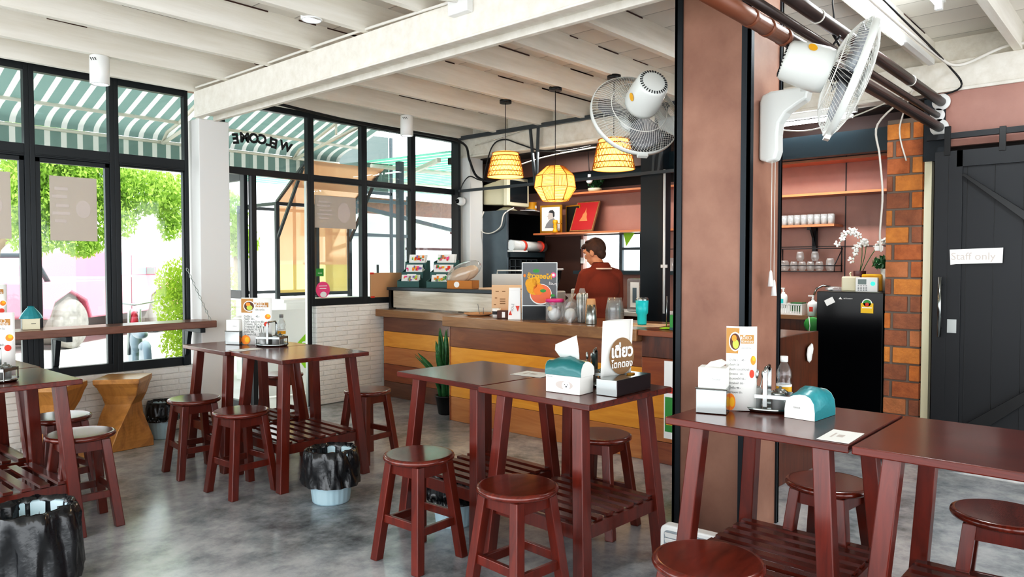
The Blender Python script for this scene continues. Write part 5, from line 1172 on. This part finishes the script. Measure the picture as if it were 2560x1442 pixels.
# portrait, red picture, figure, plant
t = thing('framed_portrait', 'gold-framed pencil portrait of a man in profile on the shelf', 'picture', (7.05, 5.69, 1.836), R(-80))
MB('gold').box(-.15, .15, -.012, .012, 0, .34).mat('paper_white').box(-.125, .125, -.014, -.012, .025, .315).build('frame', t, bevel=.002)
g = MB('ink_faint').disc((.01, -.0155, .215), .05, (0, -1, 0), sx=.85, sy=1.15).poly([(-.03, -.0157, .22), (-.05, -.0157, .2), (-.035, -.0157, .195), (-.035, -.0157, .165), (0, -.0157, .17), (0, -.0157, .23)]); g.mat('ink_grey').poly([(-.015, -.016, .16), (.045, -.016, .18), (.08, -.016, .14), (.095, -.016, .06), (-.08, -.016, .06), (-.06, -.016, .11)]); g.mat('ink_dark').poly([(-.03, -.0162, .25), (-.01, -.0162, .275), (.03, -.0162, .28), (.055, -.0162, .25), (.055, -.0162, .2), (.035, -.0162, .19), (.03, -.0162, .24)]).build('drawing', t, shade=False)
t = thing('gold_figurine', 'small golden figurine in front of the framed portrait', 'figurine', (6.99, 5.58, 1.836)); MB('gold_paint').lathe([(0, 0), (.035, 0), (.03, .03), (.018, .045), (.026, .08), (.02, .1), (.032, .12), (.028, .15), (0, .155)], n=16, cap=False).mat('gold').cb((.0, -.05, .11), (.02, .09, .01), (.1, 0, 0)).build('figurine', t)
t = thing('narrow_gold_frame', 'narrow gold frame edge between the portrait and the red picture', 'picture', (7.14, 5.42, 1.836), R(-98)); MB('gold').box(-.12, .12, -.01, .01, 0, .33).mat('black_plastic').box(-.105, .105, -.012, -.01, .015, .315).build('frame', t)
t = thing('red_picture', 'leaning red picture with a faint gold emblem in a wooden frame', 'picture', (7.0, 5.2, 1.84), R(-90)); t.rotation_euler = (R(-24), 0, R(-90))
MB('wood_slab').box(-.165, .165, -.01, .012, 0, .39).mat('red_print').box(-.15, .15, -.012, -.01, .015, .375).build('frame', t); MB('shelf_orange').poly([(-.06, -.0135, .13), (.06, -.0135, .13), (.035, -.0135, .18), (.03, -.0135, .22), (.01, -.0135, .25), (.0, -.0135, .31), (-.01, -.0135, .25), (-.03, -.0135, .22), (-.035, -.0135, .18)]).build('emblem', t, shade=False)
t = thing('shelf_plant', 'small trailing plant in a dark bowl on the upper kitchen shelf', 'plant', (7.08, 5.06, 2.301)); MB('cream_plastic').lathe([(0, 0), (.07, 0), (.085, .03), (.08, .04), (0, .03)], n=20, cap=False).build('bowl', t); leafmass('foliage', t, [(0, 0, .12, .1, 1), (.0, -.05, .2, .06, 1)], 260, .02, 'leaf_dark', 9)
t = thing('hanging_bulb', 'bare white bulb hanging on a dark cord in the kitchen', 'bulb', (6.75, 4.9, 2.36)); MB('white_plastic').ball((0, 0, .03), .036).mat('white_paint').cyl((0, 0, .05), (0, 0, .1), .018).build('bulb', t); MB('track_black').tube([(0, 0, .1), (0, .02, .36)], .004).build('cord', t)
# appliances behind the counter
t = thing('ice_box', 'white boxy cooler with folding handle behind the bar counter', 'cooler', (6.2, 5.6, 0), R(-50))
MB('white_plastic').box(-.2, .2, -.14, .14, 1.0, 1.345).mat('ink_faint').tube([(-.05, -.142, 1.13), (-.03, -.142, 1.15), (.03, -.142, 1.15), (.05, -.142, 1.13)], .003).build('body', t, bevel=.012); MB('white_plastic').tube([(-.14, -.1, 1.345), (-.14, -.1, 1.385), (.16, -.1, 1.385), (.16, -.1, 1.345)], .008).build('handle', t); MB('steel_grey').box(-.25, .25, -.2, .2, 0, .998).build('stand', t)
t = thing('coffee_grinder', 'coffee grinder with dark hopper and white lid behind the poster', 'grinder', (6.2, 4.98, 0))
MB('white_plastic').lathe([(0, 1.41), (.11, 1.41), (.115, 1.4), (.11, 1.39), (0, 1.39)], n=28, cap=False).build('lid', t); MB('black_gloss').lathe([(.1, 1.39), (.09, 1.3), (.04, 1.17), (.0, 1.17)], n=28, cap=False).build('hopper', t)
MB('white_paint').box(-.09, .09, -.11, .11, .95, 1.17).build('body', t, bevel=.015); MB('chrome_soft').box(-.14, .14, -.17, .17, .85, .95).build('tray', t, bevel=.01); MB('dark_wood').box(-.2, .2, -.3, .3, 0, .85).build('stand', t)
t = thing('espresso_machine', 'white and steel espresso machine to the left of the person', 'machine', (6.28, 4.55, 0))
MB('white_paint').box(-.15, .15, -.14, .14, 1.0, 1.2).mat('chrome_soft').box(-.16, .16, -.15, .15, .9, 1.0).build('body', t, bevel=.015); MB('black_plastic').box(-.155, -.14, -.05, .1, 1.12, 1.15).build('switch_panel', t); MB('dark_wood').box(-.2, .2, -.16, .16, 0, .9).build('stand', t)
t = thing('back_counter', 'wooden back counter along the kitchen wall', 'counter'); MB('white_paint').box(6.7, 7.24, 3.9, 5.3, .9, .94).build('worktop', t); MB('dark_wood').box(6.74, 7.24, 3.92, 5.28, 0, .9).build('cabinet_body', t)
shelf(3.97, 5.3, 1.38, 6.98, 'dark shelf below the small bright kitchen window', 'teal_beam', .04)
t = thing('water_pouch', 'clear and blue plastic pouches on the back counter right of the person', 'pouch', (6.85, 4.33, .941)); MB('clear_plastic').box(-.06, .06, -.1, .1, 0, .36).build('pouch', t, bevel=.02); MB('ink_white').box(-.062, -.06, -.06, .05, .05, .32).mat('moto_grey').box(-.064, -.062, -.03, .02, .1, .26).build('print', t)
t = thing('storage_tub', 'clear plastic tubs stacked beside the dark steel column', 'tub', (6.85, 4.1, .941)); MB('clear_plastic').box(-.08, .08, -.09, .07, 0, .13).build('tub', t, bevel=.01); MB('clear_plastic').box(-.08, .08, -.09, .07, .14, .28).build('tub', t, bevel=.01)
for k in range(5): tag(MB('cup_glass').lathe([(.03, 0), (.035, .14), (.03, .14)], n=16, cap=False).build('tall_glass', loc=(7.08, 4.05 + k * .07, 1.381)), 'tall clear glass on the dark shelf beside the kitchen window', 'glass', 'tall glasses by the kitchen window')
tag(MB('lime').poly([(7.255, 4.62, 1.82), (7.255, 4.78, 1.82), (7.255, 4.74, 1.66)]).mat('ink_lettuce').box(7.2, 7.25, 4.95, 5.1, 1.382, 1.45).build('window_pennant', shade=False), 'lime green pennant stuck in the small kitchen window', 'sticker')
t = thing('switch_box', 'column of white switches on the kitchen wall left of the person', 'switch')
for z in (1.72, 1.5, 1.34): MB('ink_white').box(7.235, 7.25, 5.33, 5.39, z - (.08 if z > 1.7 else .035), z + .035).build('switch_plate', t)
# sink corner and fridge
t = thing('sink_counter', 'sink counter with dark wooden front in the right of the kitchen', 'counter'); MB('wood_slab').box(6.55, 7.24, 2.27, 3.6, .965, 1.0).build('worktop', t); MB('dark_wood').box(6.6, 7.24, 2.29, 3.58, 0, .965).build('cabinet_body', t)
t = thing('sink_tap', 'curved chrome tap over the sink beside the fridge', 'tap', (6.85, 2.35, 1.001)); MB('chrome').tube([(.05, -.06, 0), (.05, -.06, .2), (.03, -.03, .25), (0, .02, .26), (-.02, .07, .23), (-.03, .1, .14)], .009, 8).lathe([(.0, 0), (.02, 0), (.016, .07), (0, .07)], (-.03, .1, .07), n=14, cap=False).build('spout', t)
t = thing('dish_rack', 'white slotted dish rack on the sink counter', 'rack', (6.66, 2.6, 1.001)); g = MB('white_plastic').box(-.08, .08, -.14, .14, 0, .015).box(-.082, -.076, -.14, .14, .085, .1)
for k in range(14): g.box(-.082, -.076, -.14 + k * .0212, -.13 + k * .0212, .01, .09)
g.box(-.08, .08, -.145, -.139, 0, .1).box(.076, .082, -.14, .14, 0, .1).build('basket', t); MB('leaf_dark').box(-.05, .06, -.13, -.03, .03, .11).build('sponge', t)
def pump(x, y, z, label, fat=1.0, mat='ink_white'):
    t = thing('pump_bottle', label, 'bottle', (x, y, z), 0, 'soap pump bottles'); MB(mat).lathe([(0, 0), (.035 * fat, 0), (.037 * fat, .1), (.03 * fat, .12), (.014, .13), (.014, .14), (0, .14)], n=20, cap=False).build('bottle', t)
    MB('ink_white').cyl((0, 0, .14), (0, 0, .17), .008).cb((0, .015, .175), (.018, .05, .012)).build('pump', t); MB('cyan_steel' if fat < 1.1 else 'ink_red').box(-.038 * fat, -.036 * fat, -.015, .015, .04, .08).build('sticker', t); return t
pump(6.62, 2.64, 1.06, 'slim white pump bottle standing in the dish rack'); pump(6.58, 2.36, 1.001, 'round white foaming soap bottle between sink and fridge', 1.25)
tag(MB('ink_green').ball((6.5, 2.33, .93), .08, (.3, 1.0, .85), 10, 7).mat('ink_white').tube([(6.46, 2.35, 1.0), (6.46, 2.34, .92), (6.47, 2.36, .8)], .004).build('green_cloth'), 'green cloth hanging from the sink counter beside the fridge', 'cloth')
t = thing('fridge', 'small glossy black single-door fridge beside the brick pillar', 'fridge')
MB('black_plastic').box(6.36, 6.92, 1.72, 2.235, .03, 1.225).build('cabinet_body', t, bevel=.012)
MB('black_gloss').box(6.32, 6.358, 1.72, 2.235, .06, 1.225).mat('chrome_soft').box(6.318, 6.36, 1.74, 2.21, 1.222, 1.23).build('fridge_door', t, bevel=.008)
MB('ink_white').mesh(text_mesh('MITSUBISHI', .014), face_frame((6.3185, 1.985, 1.172), (0, -1, 0), (0, 0, 1))).poly([(6.3185, 2.06, 1.165), (6.3185, 2.045, 1.185), (6.3185, 2.03, 1.165)]).build('logo', t, shade=False)
g = MB('energy_yellow').box(6.315, 6.319, 1.79, 1.885, 1.06, 1.14).mat('ink_white').disc((6.3155, 1.8375, 1.135), .04, (-1, 0, 0)).mat('ink_green').disc((6.315, 1.8375, 1.14), .03, (-1, 0, 0), sy=.9).mat('ink_white').box(6.3135, 6.3145, 1.80, 1.875, 1.1, 1.108); g.mat('ink_red').disc((6.3145, 1.8375, 1.13), .015, (-1, 0, 0)).build('energy_label', t)
MB('ink_white').cb((6.3175, 2.13, 1.145), (.003, .075, .05), (R(-28), 0, 0)).build('photo_card', t)
for y in (1.78, 2.18): MB('black_plastic').box(6.38, 6.9, y - .03, y + .03, 0, .03).build('foot', t)
t = thing('time_recorder', 'white fingerprint time recorder with green light on the fridge', 'device', (6.42, 1.87, 1.226), R(-90))
MB('white_plastic').box(-.085, .085, -.02, .02, 0, .12).build('body', t, bevel=.006); MB('lcd').box(-.065, .0, -.0215, -.02, .062, .105).build('display', t); MB('green_led').disc((.05, -.0215, .07), .018, (0, -1, 0)).build('finger_sensor', t)
g = MB('ink_grey')
for i in range(4):
    for j in range(4): g.box(-.066 + i * .02, -.054 + i * .02, -.0215, -.02, .012 + j * .012, .019 + j * .012)
g.build('keypad', t)
t = thing('cream_canister', 'cream square canister with a curled lid tab on the fridge', 'canister', (6.5, 2.02, 1.226)); MB('cream_plastic').box(-.06, .06, -.06, .06, 0, .125).build('body', t, bevel=.012); MB('cream_plastic').tube([(0, 0, .12), (0, .01, .15), (0, -.0, .16)], .006).build('tab', t)
tag(MB('ink_yellow').cb((6.62, 1.88, 1.3), (.1, .16, .14)).build('yellow_box', bevel=.01), 'yellow box behind the white time recorder', 'box')
tag(MB('clear_plastic').ball((6.5, 2.15, 1.245), .06, (.8, 1.4, .35), 12, 6).mat('ink_white').ball((6.48, 2.18, 1.24), .025, (1, 1, .5)).build('crumpled_wrap'), 'crumpled plastic wrap at the left of the fridge top', 'wrap')
t = thing('orchid', 'white moth orchid arching out of a dark pot on the fridge', 'plant', (6.66, 2.0, 1.226))
MB('dark_red').lathe([(0, 0), (.04, 0), (.05, .17), (.044, .17), (0, .15)], n=18, cap=False).build('pot', t)
rd = random.Random(5)
for (p0, p1, p2, p3) in (((0, 0, .16), (0, -.06, .5), (0, .05, .62), (-.02, .17, .4)), ((0, 0, .16), (0, -.1, .45), (0, -.02, .5), (-.02, .05, .27)), ((0, -.02, .16), (.02, -.12, .4), (0, -.2, .46), (0, -.26, .42))):
    P4 = [V(p) for p in (p0, p1, p2, p3)]; pts = []
    for k in range(13):
        u = k / 12; pts.append(P4[0] * (1 - u) ** 3 + P4[1] * 3 * u * (1 - u) ** 2 + P4[2] * 3 * u * u * (1 - u) + P4[3] * u ** 3)
    MB('leaf_dark').tube(pts, .003, 5).build('stem', t)
    fl = MB('orchid_white')
    for k in range(5, 13):
        c = pts[k] + V((-.015, rd.uniform(-.01, .01), rd.uniform(-.01, .01)))
        for j in range(5):
            a = j * 1.257 + rd.uniform(-.2, .2); fl.ball(c + V((-.004 + rd.uniform(-.012, .012), math.cos(a) * .018, math.sin(a) * .018)), rd.uniform(.012, .018), (.3, 1, .7), 7, 4, rot=(a, rd.uniform(-.7, .7), rd.uniform(-.7, .7)))
    fl.build('blossoms', t)
t = thing('potted_fern', 'small leafy plant in a tall white vase at the right of the fridge top', 'plant', (6.62, 1.78, 1.226)); MB('white_paint').lathe([(0, 0), (.03, 0), (.045, .19), (.04, .19), (0, .17)], n=18, cap=False).build('vase', t); leafmass('foliage', t, [(0, .03, .24, .07, .7)], 240, .025, 'leaf_dark', 12)
tag(MB('ink_white').box(6.29, 6.31, 1.72, 1.78, 1.56, 1.6).build('cable_tag', bevel=.003), 'small white plug hanging on the cable beside the brick pillar', 'plug')
tag(MB('paper_white').ball((5.19, 1.88, .83), .055, (1, .22, 1.15), 6, 4).ball((5.22, 1.878, .86), .04, (1, .25, 1.1), 5, 4).build('plastic_bag'), 'small crumpled white plastic bag stuck to the dark counter end panel', 'bag')
tag(MB('black_bag').ball((5.9, 1.62, .13), .13, (1, 1, 1.0), 14, 8).build('rubbish_bag'), 'black rubbish bag on the floor behind the counter end panel', 'bag')
for k, z in enumerate((1.62, 1.45, 1.28)):
    tag(MB('cream_plastic').box(6.38, 6.42, 1.3, 1.37, z - .05, z + .05).mat('kraft').box(6.376, 6.38, 1.32, 1.35, z - .025, z + .02).build('file_tray', bevel=.003), ['upper', 'middle', 'lowest'][k] + ' cream tray glimpsed in the gap beside the sliding door', 'tray')

# ================================================================ the person behind the counter
FACE = R(68)     # the way the body faces
px_, py_ = 5.76, 4.045
pr = thing('person', 'person in a rust-brown polo shirt with back turned, head bowed, behind the counter', 'person', (px_, py_, 0), FACE - R(90))
# local frame: +y is forward, x to the person's right
def caps(mb, pts):
    for (p, r0), (q, r1) in zip(pts, pts[1:]):
        mb.cyl(p, q, r0, r1, n=16); mb.ball(q, r1, n=14, m=9)
    mb.ball(pts[0][0], pts[0][1], n=14, m=9)
def remesh(o, vox, sm=4):
    k = o.modifiers.new('r', 'REMESH'); k.mode = 'VOXEL'; k.voxel_size = vox; k.use_smooth_shade = True
    if sm: k = o.modifiers.new('s', 'SMOOTH'); k.iterations = sm; k.factor = .6
    return o
bd = MB('skin')
hc = V((-.015, .085, 1.575))            # head centre
HT = Matrix.Translation(hc) @ Matrix.Rotation(R(30), 4, 'Z') @ Matrix.Rotation(R(-20), 4, 'X')
bd.T = HT; O = V((0, 0, 0))
bd.ball(O, .096, (.8, 1.02, 1.1)); bd.ball((0, .045, -.06), .06, (.88, .9, 1.05)); bd.ball((0, .06, -.095), .032, (1, .9, .8))
bd.ball((0, .106, -.02), .015, (.8, 1.2, 1.5)); bd.ball((0, .097, -.062), .02, (1.1, .6, .5)); bd.ball((0, .08, .03), .05, (1.2, .6, .5))
for s in (-1, 1): bd.ball((s * .084, -.005, -.02), .03, (.4, .75, 1.15))
bd.T = Matrix.Identity(4)
caps(bd, [((0, .0, 1.36), .062), ((0, .03, 1.44), .053), (tuple(hc + V((-.005, -.005, -.05))), .054)])
bd.ball((0, 0, 1.22), .16, (1.12, .66, 1.1)); bd.ball((0, .0, 1.02), .15, (1.0, .68, 1.2)); bd.ball((0, 0, .9), .16, (1.02, .7, .8))
for s in (-1, 1):
    caps(bd, [((s * .05, 0, 1.36), .06), ((s * .165, .0, 1.335), .058), ((s * .215, .05, 1.1), .042), ((s * .15, .27, 1.04), .03)])
    w = V((s * .13, .32, 1.04)); bd.ball(w, .034, (1, 1.2, .5))
    for f in range(4):
        b0 = w + V((s * (.024 - f * .016), .032, .0)); L = (.03, .036, .034, .026)[f]
        caps(bd, [(tuple(b0), .0085), (tuple(b0 + V((0, L, -.004))), .0078), (tuple(b0 + V((0, L * 1.6, -.024))), .007)])
    caps(bd, [(tuple(w + V((-s * .03, .0, 0))), .011), (tuple(w + V((-s * .05, .03, -.008))), .009), (tuple(w + V((-s * .052, .055, -.016))), .008)])
    caps(bd, [((s * .085, 0, .86), .085), ((s * .095, .01, .48), .055), ((s * .1, -.01, .1), .038)]); caps(bd, [((s * .1, -.02, .05), .038), ((s * .105, .14, .03), .03)])
remesh(bd.build('body', pr), .0075, 3)
e = MB('ink_white'); e.T = HT
for s in (-1, 1): e.mat('ink_white').ball((s * .034, .078, .0), .012); e.mat('ink_dark').ball((s * .034, .087, -.003), .006)
e.build('eyes', pr)
hr = MB('hair'); hr.T = HT; hr.ball((0, -.022, .026), .104, (.86, .98, 1.02)); hr.ball((0, -.055, -.035), .066, (1.0, .72, .95)); hr.ball((0, .06, .078), .058, (1.2, .85, .5)); hr.ball((-.03, .085, .07), .03, (1.4, .7, .5)); hr.ball((.03, .088, .068), .028, (1.4, .7, .5))
for k in range(9): hr.ball((rd.uniform(-.06, .06), rd.uniform(-.06, .07), .105 + rd.uniform(-.01, .008)), .022, (1, 1.5, .5))
remesh(hr.build('hair', pr), .006, 2)
sh_ = MB('shirt')
sh_.ball((0, 0, 1.24), .18, (1.14, .72, 1.02)); sh_.ball((0, 0, 1.05), .172, (1.08, .76, 1.2)); sh_.ball((0, 0, .93), .175, (1.07, .76, .95))
for s in (-1, 1):
    caps(sh_, [((s * .03, -.015, 1.385), .062), ((s * .165, .0, 1.34), .075), ((s * .212, .04, 1.14), .062)])
    sh_.cyl((s * .205, .035, 1.16), (s * .218, .06, 1.09), .06, .062)
sh_.cyl((0, -.005, 1.36), (0, .008, 1.405), .078, .068)
remesh(sh_.build('polo_shirt', pr), .009, 4)
cl = MB('shirt'); cc_ = (0, .0, 1.432); cl.lathe([(.106, -.024), (.095, .0), (.08, .03), (.07, .04), (.066, .02)], cc_, n=32, cap=False, sy=.95); cl.mat('shirt_stripe').lathe([(.1085, -.026), (.1025, -.013)], cc_, n=32, cap=False, sy=.95); cl.build('collar', pr, solid=.003, shade=False)
tq = MB('trousers'); tq.ball((0, 0, .88), .172, (1.04, .75, .8))
for s in (-1, 1): caps(tq, [((s * .085, 0, .85), .1), ((s * .095, .01, .48), .075), ((s * .1, -.01, .12), .062)])
remesh(tq.build('trousers', pr), .012, 3)
for s in (-1, 1): MB('shoe').ball((s * .105, .05, .045), .06, (.8, 2.1, .72)).build('shoe', pr)
# ================================================================ light
w = bpy.data.worlds.new('sky'); SC.world = w; w.use_nodes = True
bg = w.node_tree.nodes['Background']; bg.inputs[0].default_value = (.93, .97, 1, 1); bg.inputs[1].default_value = 2.4
sun = bpy.data.lights.new('sun', 'SUN'); sun.energy = 4.5; sun.angle = R(1.5); sun.color = (1, .97, .9)
so = bpy.data.objects.new('sun', sun); COL.objects.link(so); so.rotation_euler = (R(38), R(12), 0)
def area(name, loc, size, energy, rot=(0, 0, 0), col=(1, 1, 1), sy=None):
    l = bpy.data.lights.new(name, 'AREA'); l.energy = energy; l.size = size; l.color = col
    if sy: l.shape = 'RECTANGLE'; l.size_y = sy
    o = bpy.data.objects.new(name, l); COL.objects.link(o); o.location = loc; o.rotation_euler = rot; return o
SC.view_settings.view_transform = 'Standard'; SC.view_settings.look = 'None'; SC.view_settings.exposure = .88
SC.view_settings.use_curve_mapping = True
cv = SC.view_settings.curve_mapping; c_ = cv.curves[3]
c_.points[0].location = (0, 0); c_.points[1].location = (1, 1)
c_.points.new(.06, .042); c_.points.new(.35, .375); cv.update()
SC.cycles.use_denoising = True; SC.cycles.max_bounces = 9; SC.cycles.diffuse_bounces = 5; SC.cycles.transparent_max_bounces = 24; SC.cycles.caustics_reflective = False; SC.cycles.caustics_refractive = False
SC.cycles.sample_clamp_indirect = 6
area('kitchen_tube_and_fill', (6.6, 2.6, 2.6), .1, 16, (0, 0, 0), (1, .98, .95), 1.4)
area('kitchen_tube_and_fill', (6.3, 5.0, 2.68), .1, 13, (0, 0, 0), (1, .95, .88), 1.0)  # fill light added to brighten things behind the counter, no fitting here
area('ceiling_lamp', (4.6, 1.14, 3.05), .05, 12, (0, 0, 0), (.93, .98, 1), .05)
